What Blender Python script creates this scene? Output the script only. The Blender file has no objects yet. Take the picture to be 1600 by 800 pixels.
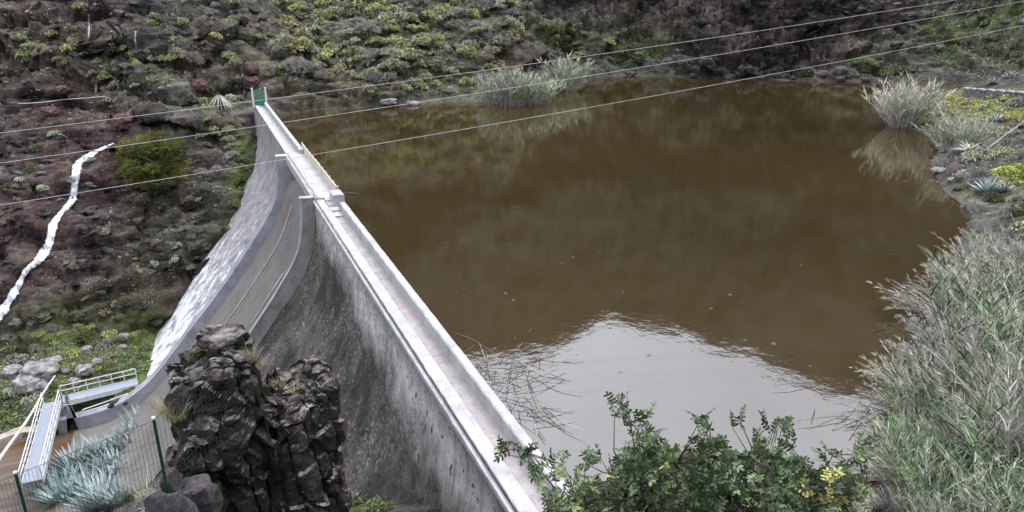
import bpy, math, random
import numpy as np
from mathutils import Vector, Matrix
from mathutils.bvhtree import BVHTree

rng = np.random.default_rng(7)
random.seed(7)
S = bpy.context.scene
COL = S.collection

# ------------------------------------------------------------------ camera model
F_PX, PITCH, YAW, CZ = 1131.0, math.radians(19.5), math.radians(23.0), 13.0
cp, sp_, cy, sy = math.cos(PITCH), math.sin(PITCH), math.cos(YAW), math.sin(YAW)
CAM = np.array([0.0, 0.0, CZ])


def ray(x, y):
    r = (x - 800) / F_PX
    v = (y - 400) / F_PX
    fw = cp - sp_ * v
    dn = sp_ + cp * v
    return np.array([r * cy + fw * sy, -r * sy + fw * cy, -dn])


def at_scale(x, y, s):
    return CAM + ray(x, y) * s


def at_z(x, y, z):
    d = ray(x, y)
    return CAM + d * ((z - CZ) / d[2])


cam_data = bpy.data.cameras.new('camera')
cam = bpy.data.objects.new('camera', cam_data)
COL.objects.link(cam)
cam.location = CAM
cam.rotation_euler = (math.radians(90) - PITCH, 0, -YAW)
cam_data.sensor_width = 36
cam_data.lens = 36 * F_PX / 1600
cam_data.clip_start = 0.1
cam_data.clip_end = 4000
S.camera = cam

# ------------------------------------------------------------------ noise


def _hash(i, j, k):
    h = (i * 374761393 + j * 668265263 + k * 2147483647 + 12345) & 0xFFFFFFFF
    h = ((h ^ (h >> 13)) * 1274126177) & 0xFFFFFFFF
    h = (h ^ (h >> 16)) & 0xFFFF
    return h / 65535.0


def vnoise(p):
    p = np.asarray(p, float)
    i = np.floor(p).astype(np.int64)
    f = p - i
    f = f * f * f * (f * (f * 6 - 15) + 10)
    out = 0
    for a in (0, 1):
        wa = f[..., 0] if a else 1 - f[..., 0]
        for b in (0, 1):
            wb = f[..., 1] if b else 1 - f[..., 1]
            for c in (0, 1):
                wc = f[..., 2] if c else 1 - f[..., 2]
                out = out + wa * wb * wc * _hash(i[..., 0] + a, i[..., 1] + b, i[..., 2] + c)
    return out * 2 - 1


def fbm(p, octv=4, gain=0.5):
    p = np.asarray(p, float)
    s, a, t = 0, 1.0, 0
    for o in range(octv):
        s = s + a * vnoise(p + o * 17.3)
        t += a
        a *= gain
        p = p * 2.03
    return s / t


def ridged(p, octv=4, gain=0.5):
    p = np.asarray(p, float)
    s, a, t = 0, 1.0, 0
    for o in range(octv):
        s = s + a * (1 - 2 * np.abs(vnoise(p + o * 11.7)))
        t += a
        a *= gain
        p = p * 2.07
    return s / t


def cells(p, jit=1.0):
    """jittered cells: a random value per cell and the distance to the nearest and second nearest seed"""
    p = np.asarray(p, float)
    i = np.floor(p).astype(np.int64)
    d1 = np.full(p.shape[:-1], 9.0)
    d2 = np.full(p.shape[:-1], 9.0)
    val = np.zeros(p.shape[:-1])
    for a in (-1, 0, 1):
        for b in (-1, 0, 1):
            for c in (-1, 0, 1):
                x, y, z = i[..., 0] + a, i[..., 1] + b, i[..., 2] + c
                q = np.stack([x + .5 + jit * (_hash(x, y, z) - .5), y + .5 + jit * (_hash(x + 91, y, z + 7) - .5), z + .5 + jit * (_hash(x, y + 57, z - 13) - .5)], -1)
                dd = np.sqrt(((p - q) ** 2).sum(-1))
                r = _hash(x + 5, y - 31, z + 77)
                nearer = dd < d1
                d2 = np.where(nearer, d1, np.minimum(d2, dd))
                val = np.where(nearer, r, val)
                d1 = np.where(nearer, dd, d1)
    return val, d1, d2


def smooth(e0, e1, x):
    t = np.clip((x - e0) / (e1 - e0), 0, 1)
    return t * t * (3 - 2 * t)


# ------------------------------------------------------------------ node helpers
class NT:
    def __init__(self, name):
        self.m = bpy.data.materials.new(name)
        self.m.use_nodes = True
        self.t = self.m.node_tree
        self.b = self.t.nodes['Principled BSDF']

    def n(self, typ, **kw):
        nd = self.t.nodes.new(typ)
        ins = kw.pop('ins', {})
        for k, v in kw.items():
            setattr(nd, k, v)
        for k, v in ins.items():
            self.set(nd.inputs[k], v)
        return nd

    def set(self, sock, v):
        if hasattr(v, 'is_output') or isinstance(v, bpy.types.NodeSocket):
            self.t.links.new(v, sock)
        else:
            if sock.type == 'RGBA' and len(v) == 3:
                v = (*v, 1)
            sock.default_value = v

    def noise(self, vec, scale, detail=4, rough=0.55, dist=0.0):
        nd = self.n('ShaderNodeTexNoise', ins={'Vector': vec, 'Scale': scale, 'Detail': detail, 'Roughness': rough, 'Distortion': dist})
        return nd.outputs['Fac']

    def voro(self, vec, scale, feature='F1', rnd=1.0):
        nd = self.n('ShaderNodeTexVoronoi', feature=feature, ins={'Vector': vec, 'Scale': scale, 'Randomness': rnd})
        return nd

    def mapr(self, v, a, b, c=0.0, d=1.0):
        nd = self.n('ShaderNodeMapRange', ins={0: v, 1: a, 2: b, 3: c, 4: d})
        return nd.outputs[0]

    def math(self, op, a, b=0.0):
        nd = self.n('ShaderNodeMath', operation=op, ins={0: a, 1: b})
        return nd.outputs[0]

    def mix(self, f, a, b, blend='MIX'):
        nd = self.n('ShaderNodeMix', data_type='RGBA', blend_type=blend)
        self.set(nd.inputs[0], f)
        self.set(nd.inputs[6], a)
        self.set(nd.inputs[7], b)
        return nd.outputs[2]

    def attr(self, name):
        return self.n('ShaderNodeAttribute', attribute_name=name).outputs['Fac']

    def pos(self):
        return self.n('ShaderNodeNewGeometry').outputs['Position']

    def obj(self):
        return self.n('ShaderNodeTexCoord').outputs['Object']

    def scale(self, vec, s):
        return self.n('ShaderNodeMapping', ins={'Vector': vec, 'Scale': s}).outputs[0]

    def sep(self, vec):
        return self.n('ShaderNodeSeparateXYZ', ins={0: vec}).outputs

    def bump(self, h, strength=0.5, dist=0.1, normal=None):
        nd = self.n('ShaderNodeBump', ins={'Strength': strength, 'Distance': dist, 'Height': h})
        if normal is not None:
            self.set(nd.inputs['Normal'], normal)
        return nd.outputs[0]

    def done(self, col, rough=0.8, normal=None, spec=0.3, metal=0.0):
        self.set(self.b.inputs['Base Color'], col)
        self.set(self.b.inputs['Roughness'], rough)
        self.set(self.b.inputs['Specular IOR Level'], spec)
        self.set(self.b.inputs['Metallic'], metal)
        if normal is not None:
            self.set(self.b.inputs['Normal'], normal)
        return self.m


def mat_simple(name, c1, c2, scale=3.0, rough=0.7, bump=0.2, bdist=0.02, spec=0.3, metal=0.0, detail=6):
    T = NT(name)
    v = T.obj()
    f = T.mapr(T.noise(v, scale, detail, 0.65), 0.35, 0.65)
    f2 = T.noise(v, scale * 6, 4, 0.6)
    return T.done(T.mix(f, c1, c2), rough, T.bump(f2, bump, bdist), spec, metal)


def mat_leaf(name, dark, mid, light, rough=0.55, spec=0.3, trans=0.0):
    """leaf colours spread by a per-leaf random attribute 'v' and per-plant randomness"""
    T = NT(name)
    v = T.attr('v')
    oi = T.n('ShaderNodeObjectInfo').outputs['Random']
    c = T.mix(T.mapr(v, 0.0, 0.5), dark, mid)
    c = T.mix(T.mapr(v, 0.5, 1.0), c, light)
    hs = T.n('ShaderNodeHueSaturation', ins={'Hue': T.mapr(oi, 0, 1, 0.475, 0.525), 'Saturation': T.mapr(oi, 0, 1, 0.75, 1.15),
                                             'Value': T.mapr(oi, 0, 1, 0.75, 1.25), 'Color': c})
    m = T.done(hs.outputs[0], rough, None, spec)
    return m


# ------------------------------------------------------------------ mesh helpers
class MB:
    def __init__(self):
        self.v, self.f, self.a, self.mi, self.n = [], [], [], [], 0
        self.loose = []

    def add(self, verts, faces, val=0.5, mat=0):
        verts = np.asarray(verts, float).reshape(-1, 3)
        faces = np.asarray(faces, int)
        self.v.append(verts)
        self.f.extend((faces + self.n).tolist())
        if np.ndim(val) == 0:
            val = np.full(len(verts), float(val))
        self.a.append(np.asarray(val, float))
        self.mi.extend([mat] * len(faces))
        self.n += len(verts)
        return self

    def box(self, lo, hi, mat=0, M=None):
        x0, y0, z0 = lo
        x1, y1, z1 = hi
        v = np.array([(x, y, z) for z in (z0, z1) for y in (y0, y1) for x in (x0, x1)], float)
        if M is not None:
            v = v @ np.array(M.to_3x3()).T + np.array(M.translation)
        f = [(0, 2, 3, 1), (4, 5, 7, 6), (0, 1, 5, 4), (2, 6, 7, 3), (0, 4, 6, 2), (1, 3, 7, 5)]
        return self.add(v, f, 0.5, mat)

    def tube(self, pts, r, n=6, mat=0, val=0.5, cap=True):
        pts = np.asarray(pts, float)
        m = len(pts)
        r = np.broadcast_to(np.asarray(r, float), (m,))
        tan = np.gradient(pts, axis=0)
        tan /= np.linalg.norm(tan, axis=1, keepdims=True) + 1e-9
        ref = np.array([0, 0, 1.0]) if abs(tan[:, 2]).mean() < 0.9 else np.array([1.0, 0, 0])
        s = np.cross(tan, ref)
        s /= np.linalg.norm(s, axis=1, keepdims=True) + 1e-9
        u = np.cross(s, tan)
        an = np.linspace(0, 2 * np.pi, n, endpoint=False)
        V = pts[:, None] + r[:, None, None] * (np.cos(an)[None, :, None] * s[:, None] + np.sin(an)[None, :, None] * u[:, None])
        fs = []
        for i in range(m - 1):
            for j in range(n):
                k = (j + 1) % n
                fs.append((i * n + j, i * n + k, (i + 1) * n + k, (i + 1) * n + j))
        self.add(V.reshape(-1, 3), fs, val, mat)
        if cap:
            base = self.n - m * n
            self.f.append([base + j for j in range(n)][::-1])
            self.f.append([base + (m - 1) * n + j for j in range(n)])
            self.mi.extend([mat, mat])
        return self

    def grid(self, V, mat=0, val=0.5, flip=False):
        V = np.asarray(V, float)
        a, b = V.shape[:2]
        i, j = np.meshgrid(np.arange(a - 1), np.arange(b - 1), indexing='ij')
        q = np.stack([i * b + j, (i + 1) * b + j, (i + 1) * b + j + 1, i * b + j + 1], -1).reshape(-1, 4)
        if flip:
            q = q[:, ::-1]
        return self.add(V.reshape(-1, 3), q, np.asarray(val).reshape(-1) if np.ndim(val) else val, mat)

    def strips(self, base, d, L, w, bend=0.3, segs=3, mat=0, val=None, taper=1.0, side=None, bulge=0.0):
        """tapered ribbons (blades, leaves): n of them at once"""
        base = np.asarray(base, float)
        n = len(base)
        d = d / (np.linalg.norm(d, axis=1, keepdims=True) + 1e-9)
        L = np.broadcast_to(L, (n,))
        w = np.broadcast_to(w, (n,))
        bend = np.broadcast_to(bend, (n,))
        if side is None:
            side = np.cross(d, rng.normal(size=(n, 3)))
        side = side / (np.linalg.norm(side, axis=1, keepdims=True) + 1e-9)
        t = np.linspace(0, 1, segs + 1)
        P = base[:, None] + d[:, None] * (L[:, None] * t)[..., None]
        P[..., 2] -= (bend * L)[:, None] * t ** 2
        wt = (1 - t ** taper) + 0.06
        if bulge:
            wt = np.sin(np.pi * np.clip(t * 0.93 + 0.05, 0, 1)) ** bulge + 0.03
        off = side[:, None] * (w[:, None] * wt * 0.5)[..., None]
        V = np.stack([P - off, P + off], 2)
        k = (segs + 1) * 2
        q = []
        for s in range(segs):
            q.append([2 * s, 2 * s + 1, 2 * s + 3, 2 * s + 2])
        q = np.array(q)[None] + (np.arange(n) * k)[:, None, None]
        if val is None:
            val = rng.random(n)
        val = np.repeat(np.broadcast_to(val, (n,)), k)
        return self.add(V.reshape(-1, 3), q.reshape(-1, 4), val, mat)

    def mesh(self, name, mats, smooth_=False):
        me = bpy.data.meshes.new(name)
        V = np.concatenate(self.v)
        me.from_pydata(V.tolist(), [], self.f)
        for m in (mats if isinstance(mats, (list, tuple)) else [mats]):
            me.materials.append(m)
        if any(self.mi):
            me.polygons.foreach_set('material_index', self.mi)
        at = me.attributes.new('v', 'FLOAT', 'POINT')
        at.data.foreach_set('value', np.concatenate(self.a))
        if smooth_:
            me.polygons.foreach_set('use_smooth', [True] * len(me.polygons))
        me.update()
        return me

    def build(self, name, mats, parent=None, smooth_=False):
        o = bpy.data.objects.new(name, self.mesh(name, mats, smooth_))
        COL.objects.link(o)
        if parent is not None:
            o.parent = parent
        return o


def tag(o, label=None, cat=None, group=None, kind=None):
    if label:
        o['label'] = label
    if cat:
        o['category'] = cat
    if group:
        o['group'] = group
    if kind:
        o['kind'] = kind
    return o


def empty(name, loc, label, cat, group=None, rz=0.0):
    o = bpy.data.objects.new(name, None)
    o.empty_display_size = 0.2
    COL.objects.link(o)
    o.location = loc
    o.rotation_euler = (0, 0, rz)
    return tag(o, label, cat, group)


def inst(name, me, loc, rz=0.0, sc=1.0, tilt=(0, 0), **kw):
    o = bpy.data.objects.new(name, me)
    COL.objects.link(o)
    o.location = loc
    o.rotation_euler = (tilt[0], tilt[1], rz)
    o.scale = sc if isinstance(sc, (tuple, list)) else (sc, sc, sc)
    return tag(o, **kw)


def copy_thing(root, loc, rz=0, sc=1.0, label=None, tilt=(0, 0)):
    r = root.copy()
    COL.objects.link(r)
    r.location = loc
    r.rotation_euler = (tilt[0], tilt[1], rz)
    r.scale = (sc, sc, sc)
    if label:
        r['label'] = label
    for ch in list(root.children):
        c = ch.copy()
        COL.objects.link(c)
        c.parent = r
    return r


# ------------------------------------------------------------------ world and sun
W = bpy.data.worlds.new('World')
S.world = W
W.use_nodes = True
wt = W.node_tree
bg = wt.nodes['Background']
SUN_EL, SUN_AZ = math.radians(64), math.radians(75)     # azimuth measured from +Y towards +X
sky = wt.nodes.new('ShaderNodeTexSky')
sky.sky_type = 'NISHITA'
sky.sun_disc = False
sky.sun_elevation = SUN_EL
sky.sun_rotation = SUN_AZ
sky.air_density = 1.0
sky.dust_density = 3.0
hsv = wt.nodes.new('ShaderNodeHueSaturation')
hsv.inputs['Saturation'].default_value = 0.22
wt.links.new(sky.outputs[0], hsv.inputs['Color'])
tc = wt.nodes.new('ShaderNodeTexCoord')
cn = wt.nodes.new('ShaderNodeTexNoise')
cn.inputs['Scale'].default_value = 2.2
cn.inputs['Detail'].default_value = 5
wt.links.new(tc.outputs['Generated'], cn.inputs['Vector'])
mr = wt.nodes.new('ShaderNodeMapRange')
for k, v in ((1, 0.3), (2, 0.7), (3, 0.55), (4, 1.0)):
    mr.inputs[k].default_value = v
wt.links.new(cn.outputs['Fac'], mr.inputs[0])
mx = wt.nodes.new('ShaderNodeMix')          # overcast cloud layer over the clear sky
mx.data_type = 'RGBA'
mx.inputs[7].default_value = (13.6, 14.2, 16.5, 1)
wt.links.new(mr.outputs[0], mx.inputs[0])
wt.links.new(hsv.outputs[0], mx.inputs[6])
sepz = wt.nodes.new('ShaderNodeSeparateXYZ')
wt.links.new(tc.outputs['Generated'], sepz.inputs[0])
grad = wt.nodes.new('ShaderNodeMapRange')     # overcast skies are brightest overhead
for k, v in ((1, 0.0), (2, 1.0), (3, 0.55), (4, 1.7)):
    grad.inputs[k].default_value = v
wt.links.new(sepz.outputs[2], grad.inputs[0])
vm = wt.nodes.new('ShaderNodeVectorMath')
vm.operation = 'SCALE'
wt.links.new(mx.outputs[2], vm.inputs[0])
wt.links.new(grad.outputs[0], vm.inputs['Scale'])
wt.links.new(vm.outputs[0], bg.inputs['Color'])
bg.inputs['Strength'].default_value = 0.12

sd = bpy.data.lights.new('sun', 'SUN')
sd.energy = 1.5
sd.angle = math.radians(25)
sd.color = (1.0, 0.96, 0.9)
sun = bpy.data.objects.new('sun', sd)
COL.objects.link(sun)
dirv = Vector((math.sin(SUN_AZ) * math.cos(SUN_EL), math.cos(SUN_AZ) * math.cos(SUN_EL), math.sin(SUN_EL)))
sun.rotation_euler = dirv.to_track_quat('Z', 'Y').to_euler()
sun.location = (0, 0, 200)

S.view_settings.view_transform = 'Standard'
S.view_settings.look = 'None'
S.view_settings.exposure = 0.5
S.view_settings.gamma = 1

# ------------------------------------------------------------------ terrain
WZ = -2.0     # water level
# shoreline of the reservoir: X, Y, bench width, bench slope, main slope, main height, upper slope
SH = [
    (6.0, 9.5, 1, .8, .95, 40, .8), (12, 10.5, 1, .8, .9, 40, .8), (17.5, 12.7, 1, .6, .75, 40, .8), (22.5, 16.6, 2, .4, .6, 40, .8),
    (26.9, 19.8, 2, .3, .5, 40, .8), (34, 24, 3, .25, .42, 40, .8), (41.4, 28.4, 3, .25, .4, 40, .8), (52, 34.5, 2, .3, .4, 40, .8),
    (55.7, 39.6, 2, .6, .3, 6, 1.1), (62.2, 46, 2, .7, .3, 5, 1.4), (71, 52.2, 3, .5, .25, 5, 1.4), (76, 57, 4, .3, .25, 5, 1.4),
    (78.6, 60, 4, .3, .22, 4, 1.45), (79.7, 63.8, 5, .25, .2, 4, 1.45), (80.5, 67, 5, .25, .2, 4, 1.45), (88, 73, 5, .25, .2, 4, 1.45),
    (100, 80, 5, .3, .2, 4, 1.5), (109.8, 86, 5, .35, .25, 4, 1.5), (125, 91, 3, .4, .3, 4, 1.5), (140, 95, 3, .4, .4, 5, 1.5),
    (143, 100, 2, .4, .6, 8, 1.5), (132, 101.5, 2, .5, .75, 12, 1.4), (125.4, 103.7, 2, .6, 1.0, 30, 1), (119, 105.5, 1.2, .6, 1.8, 26, 1),
    (113, 107.7, .3, .6, 2.6, 24, 1), (104, 115.3, .3, .6, 3.0, 24, 1), (94.7, 123.3, .4, .6, 3.0, 24, 1), (88, 130, 3.5, .45, 2.8, 24, 1),
    (82, 134, 6, .5, 2.4, 24, 1), (75.6, 133, 7, .55, 1.8, 24, 1), (69, 126, 5, .7, 1.1, 40, 1), (61.4, 116, 2, .7, .9, 40, 1),
    (52.4, 109.8, 2, .4, .75, 40, 1), (47, 106.5, 2, .4, .7, 40, 1), (43.5, 105.5, 2, .4, .7, 40, 1), (38, 108, 2, .35, .65, 40, 1),
    (34.4, 108.9, 2, .4, .65, 40, 1), (27, 107.5, 1, 1.2, .65, 40, 1), (21, 107, 1, 1.6, .65, 40, 1), (15.7, 107.8, 1, 1.8, .65, 40, 1),
    (9.2, 105.2, 1, 1.6, .65, 40, 1), (6.0, 103, 1, 1, .65, 40, 1)]
SHA = np.array(SH)
poly = SHA[:, :2]
samp = []
for i in range(len(SHA) - 1):
    n = max(1, int(np.linalg.norm(poly[i + 1] - poly[i]) / 2.0))
    for k in range(n):
        samp.append(SHA[i] + (SHA[i + 1] - SHA[i]) * k / n)
samp.append(SHA[-1])
samp = np.array(samp)


def in_poly(X, Y):
    ins = np.zeros(X.shape, bool)
    n = len(poly)
    for i in range(n):
        x0, y0 = poly[i]
        x1, y1 = poly[(i + 1) % n]
        c = ((y0 > Y) != (y1 > Y)) & (X < (x1 - x0) * (Y - y0) / (y1 - y0 + 1e-12) + x0)
        ins ^= c
    return ins


def seg_dist(X, Y):
    best = np.full(X.shape, 1e9)
    for i in range(len(poly) - 1):
        a, b = poly[i], poly[i + 1]
        ab = b - a
        t = np.clip(((X - a[0]) * ab[0] + (Y - a[1]) * ab[1]) / (ab @ ab), 0, 1)
        dd = np.hypot(X - a[0] - t * ab[0], Y - a[1] - t * ab[1])
        best = np.minimum(best, dd)
    return best


def h_reservoir(X, Y):
    sh = X.shape
    x, y = X.ravel(), Y.ravel()
    wob = 0.9 * fbm(np.stack([x / 5, y / 5, x * 0], -1), 3)
    d = seg_dist(x, y)
    ins = in_poly(x, y)
    par = np.zeros((len(x), 5))
    for c in range(0, len(x), 20000):
        sl = slice(c, c + 20000)
        w = 1.0 / (((x[sl, None] - samp[None, :, 0]) ** 2 + (y[sl, None] - samp[None, :, 1]) ** 2) ** 2 + 1.0)
        par[sl] = (w @ samp[:, 2:]) / w.sum(1, keepdims=True)
    b, bs, s1, H1, s2 = par.T
    far = smooth(10, 30, np.hypot(x - 8, y - 55) * 0 + d)      # keep the waterline itself close to the drawn one
    de = np.maximum(d + wob * smooth(0.0, 3, d) + 0.25 * wob, 0)
    z = np.minimum(de, b) * bs + np.maximum(de - b, 0) * s1
    over = np.maximum(z - H1, 0)
    z = z - over + over / s1 * s2
    z = np.where(ins, -np.minimum(d * 0.7, 7) - 0.05, z + 0.02)
    return (z + WZ).reshape(sh)


GX = [-200, -80, -45, -25, -15, -8, -4, 0, 2.3, 6, 12]
GT = [
    [(66, -32), (78, -29), (92, -18), (104, -12), (118, -4), (126, 9), (160, 45), (300, 190)],
    [(67, -25), (78, -22), (82, -18), (92, -12), (104, -6), (117, 0), (126, 12), (160, 45), (300, 190)],
    [(68, -23.3), (78, -20.5), (82, -17), (92, -11), (104, -5), (116, .5), (124, 12), (160, 45), (300, 190)],
    [(68, -22), (76, -19.2), (79, -15.5), (88, -11), (100, -5.5), (112, -.3), (115, 1.5), (121, 11), (130, 16), (160, 45), (300, 190)],
    [(67, -21.2), (75, -18.2), (77, -15.0), (84, -11.5), (95, -6), (104, -3), (111, -.5), (118, 8), (126, 15), (160, 47), (300, 190)],
    [(67, -21.0), (74, -20.7), (77, -20.1), (79, -17), (82, -13), (88, -8.5), (97, -3), (107, 0), (114, 7), (124, 14), (160, 48), (300, 190)],
    [(66.2, -21), (78, -20), (81.5, -17.4), (83, -14), (88, -9.5), (96, -4), (105, .3), (111, 6), (121, 14), (160, 48), (300, 190)],
    [(66.2, -21), (78, -17.5), (83, -13), (84, -11.8), (90, -7.5), (98, -3), (105, .2), (111, 5), (120, 13), (160, 48), (300, 190)],
    [(66.2, -21), (80, -15), (84.5, -9.6), (88, -8), (95, -4.5), (102, -1.5), (106, .3), (112, 5), (122, 13), (160, 48), (300, 190)],
    [(66.2, -21), (84, -14), (91, -7.2), (95, -5.5), (100, -3.6), (102.3, -1.4), (108, .5), (114, 5), (124, 13), (160, 48), (300, 190)],
    [(66.2, -21), (84, -14), (91, -7.2), (95, -5.5), (100, -3.6), (102.3, -1.4), (107, .6), (113, 5), (123, 13), (160, 48), (300, 190)]]
NEAR = [(-200, 120), (-60, 40), (-30, 22), (-6, 12.2), (-1.2, 11.6), (0.6, 11.1), (3, 7.4), (6, 5.2), (11, 2.0), (16, -1.4), (22, -4.8), (30, -9.5),
        (40, -15), (49.5, -20.8), (51, -23.6), (65.4, -23.6)]


def h_gorge(X, Y):
    sh = X.shape
    x, y = X.ravel(), Y.ravel()
    near = np.array(NEAR)
    cols = []
    for t in GT:
        t = np.array(t, float)
        yy = np.concatenate([near[:, 0], t[:, 0]])
        zz = np.concatenate([near[:, 1], t[:, 1]])
        cols.append(np.interp(y, yy, zz))
    cols = np.array(cols)
    gx = np.array(GX, float)
    k = np.clip(np.searchsorted(gx, x) - 1, 0, len(gx) - 2)
    f = np.clip((x - gx[k]) / (gx[k + 1] - gx[k]), 0, 1)
    z = cols[k, np.arange(len(x))] * (1 - f) + cols[k + 1, np.arange(len(x))] * f
    # bed falls gently downstream
    z = z - np.clip(-x - 15, 0, 200) * 0.03 * smooth(30, 50, y) * smooth(90, 66, y)
    # shelf with the fence and the agaves, below the camera
    shelf = 3.05 + 0.36 * (x + 1.7) - 0.85 * np.maximum(0, y - 15.6) - 0.9 * np.maximum(0, -(y - 12.5)) * 0
    shelf = shelf - 3.0 * np.maximum(0, x + 1.45) - 1.2 * np.maximum(0, -x - 14)
    z = np.where((y > 9) & (y < 30), np.maximum(z, shelf), z)
    return z.reshape(sh)


def el_ridge(az):
    """skyline elevation seen from the mirrored camera (what the still water shows), degrees, by azimuth from +Y"""
    xp = np.radians([-180, -80, 12, 19, 23, 26.5, 28.5, 30.2, 31.6, 33.3, 36, 38, 40.5, 43, 45.5, 48, 50.5, 54, 70, 180])
    fp = [20, 24, 27.5, 27.2, 27.1, 26.4, 25.6, 24.2, 23.7, 24.3, 24.6, 24.5, 25.1, 25.4, 26.2, 26.9, 27.2, 26.8, 25, 20]
    return np.radians(np.interp(az, xp, fp))


def terrain_z(X, Y):
    hr, hg = h_reservoir(X, Y), h_gorge(X, Y)
    w_in = smooth(6.9, 7.7, X)
    w_out = smooth(0, 16, X)
    o = np.maximum(smooth(101, 106, Y), smooth(11, 6, Y))
    w = w_in * (1 - o) + w_out * o
    z = hg * (1 - w) + hr * w
    D = np.hypot(X, Y)
    az = np.arctan2(X, Y)
    wob = 3.0 * fbm(np.stack([X / 30, Y / 30, X * 0 + 5], -1), 3)
    cap = -17 + np.tan(el_ridge(az)) * D - np.maximum(0, D - 320) * 0.7 + wob * 0.4
    front = (Y > 20) | (X > 60)
    z = np.where(front & (D > 120), np.minimum(z, cap), z)
    return z


def axis(parts):
    out = []
    for a, b, s in parts:
        out.append(np.arange(a, b - 1e-6, s))
    out.append(np.array([parts[-1][1]]))
    return np.concatenate(out)


ax = axis([(-420, -120, 12), (-120, -60, 3), (-60, -36, .8), (-36, 10, .36), (10, 76, .42), (76, 130, .36), (130, 150, .8), (150, 240, 5), (240, 440, 14)])
ay = axis([(-160, -20, 10), (-20, 0, 1.5), (0, 24, .45), (24, 60, 1.1), (60, 66, .6), (66, 128, .3), (128, 150, .45), (150, 200, 2.2), (200, 420, 6)])
TX, TY = np.meshgrid(ax, ay, indexing='ij')
TZ = terrain_z(TX, TY)
# ledges: benches and steep risers on the gorge sides
tq = TZ / 3.6 + 1.5 * fbm(np.stack([TX / 17, TY / 17, TX * 0 + 2], -1), 3)
tf = tq - np.floor(tq)
tstep = np.floor(tq) + np.where(tf < .62, tf * .30 / .62, .30 + .70 * smooth(.62, .95, tf))
tmask = smooth(-.35, .25, fbm(np.stack([TX / 26, TY / 26, TX * 0 + 8], -1), 2)) * .95
tmask = tmask * smooth(76, 84, TY) * np.where(TX < 6, 1, .55 * smooth(0, 3, TZ - WZ)) * np.where((TX > 2) & (TX < 13) & (TY < 107), 0, 1)
tmask = tmask * np.where((TX > -9) & (TX < 3) & (TY < 86), .2, 1)
TZ = TZ + (tstep - tq) * 3.6 * tmask + 1.2 * tmask * smooth(-3, 3, TX * -1)
# rock relief along the normal: strata, ribs and rubble
gx_, gy_ = np.gradient(TZ, ax, ay)
nrm = np.stack([-gx_, -gy_, np.ones_like(TZ)], -1)
steep = np.hypot(gx_, gy_)
nrm /= np.linalg.norm(nrm, axis=-1, keepdims=True)
P = np.stack([TX, TY, TZ], -1)
land = TZ > WZ + 0.02
gorge = TX < 6.5
amp = 0.25 + 0.65 * smooth(0.5, 1.6, steep)
amp = np.where(gorge, np.maximum(amp, 0.75), amp)
near_ = smooth(50, 30, TY) * smooth(40, 20, TX)
amp = amp * (1 - 0.7 * near_)
relief = 0.9 * ridged(P / np.array([7.0, 7.0, 4.5]), 4, .55) + 0.5 * fbm(P / np.array([2.2, 2.2, 1.1]), 3, .6)
ph = P[..., 2] / 1.9 + 1.1 * fbm(P / np.array([16., 16., 9.]), 2)
saw = ph - np.floor(ph)
strata = np.where(saw < .75, saw / .75, (1 - saw) / .25) - .5
wq = P + 1.6 * np.stack([fbm(P / 6 + 3, 2), fbm(P / 6 + 9, 2), fbm(P / 6 + 21, 2)], -1)
cv, c1, c2 = cells(wq / np.array([3.6, 3.6, 2.2]))
cv2, c12, c22 = cells(wq / np.array([1.5, 1.5, 1.0]) + 40)
block = (cv - .5) * 1.5 - .5 * smooth(.18, 0, c2 - c1) + .55 * (cv2 - .5) - .25 * smooth(.2, 0, c22 - c12)
rocky = np.clip(smooth(.45, 1.0, steep) + .45 * gorge, 0, 1)
dsp = amp * (relief * 0.8 + strata * 0.9 * smooth(0.35, .9, steep) + block * 1.0 * rocky)
fade = np.where(land | gorge, 1.0, 0.1)
fade = np.where(~gorge & land, smooth(WZ, WZ + 1.6, TZ) * .9 + .1, fade)
fade = fade * np.where((TY > 50) & (TY < 66.6) & gorge, 0, 1)
fade = np.where((TX > -9) & (TX < 9) & (TY > 66) & (TY < 82), np.minimum(fade, .35), fade)
fade = fade * np.where(np.hypot(TX, TY) < 6, 0.15, 1)
big = 2.6 * ridged(P / np.array([22., 22., 15.]) + 3, 3, .5) + 1.4 * (cells(wq / np.array([9., 9., 6.]) + 13)[0] - .5)
dsp = dsp * (1.15 + .55 * smooth(74, 82, TY)) + big * smooth(78, 92, TY + .35 * np.abs(np.minimum(TX + 5, 0))) * smooth(0, 4, TZ - WZ + 6 * gorge)
dsp = dsp * fade
dsp = dsp * np.where((TX > 3) & (TX < 12) & (TY > 98) & (TY < 106), .25, 1)
Pd = P + nrm * dsp[..., None]
# two shallow caves and ledge overhangs in the far cliff are cut below, after the ray helper exists
nvx, nvy = TX.shape


def make_bvh(Pg):
    i, j = np.meshgrid(np.arange(nvx - 1), np.arange(nvy - 1), indexing='ij')
    q = np.stack([i * nvy + j, (i + 1) * nvy + j, (i + 1) * nvy + j + 1, i * nvy + j + 1], -1).reshape(-1, 4)
    return BVHTree.FromPolygons(Pg.reshape(-1, 3).tolist(), q.tolist()), q


bvh, TQ = make_bvh(Pd)


def hit(x, y, water=False):
    d = ray(x, y)
    dn = d / np.linalg.norm(d)
    r = bvh.ray_cast(Vector(CAM), Vector(dn), 900)
    if r[0] is None:
        return None, None
    p = np.array(r[0])
    n = np.array(r[1])
    if n[2] < 0:
        n = -n
    if p[0] > 8 and p[2] < WZ:
        p = at_z(x, y, WZ)
        n = np.array([0, 0, 1.0])
        if not water:
            return p, None
    return p, n


def ground(x, y):
    r = bvh.ray_cast(Vector((x, y, 300)), Vector((0, 0, -1)), 700)
    return r[0][2] if r[0] else 0.0


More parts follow.
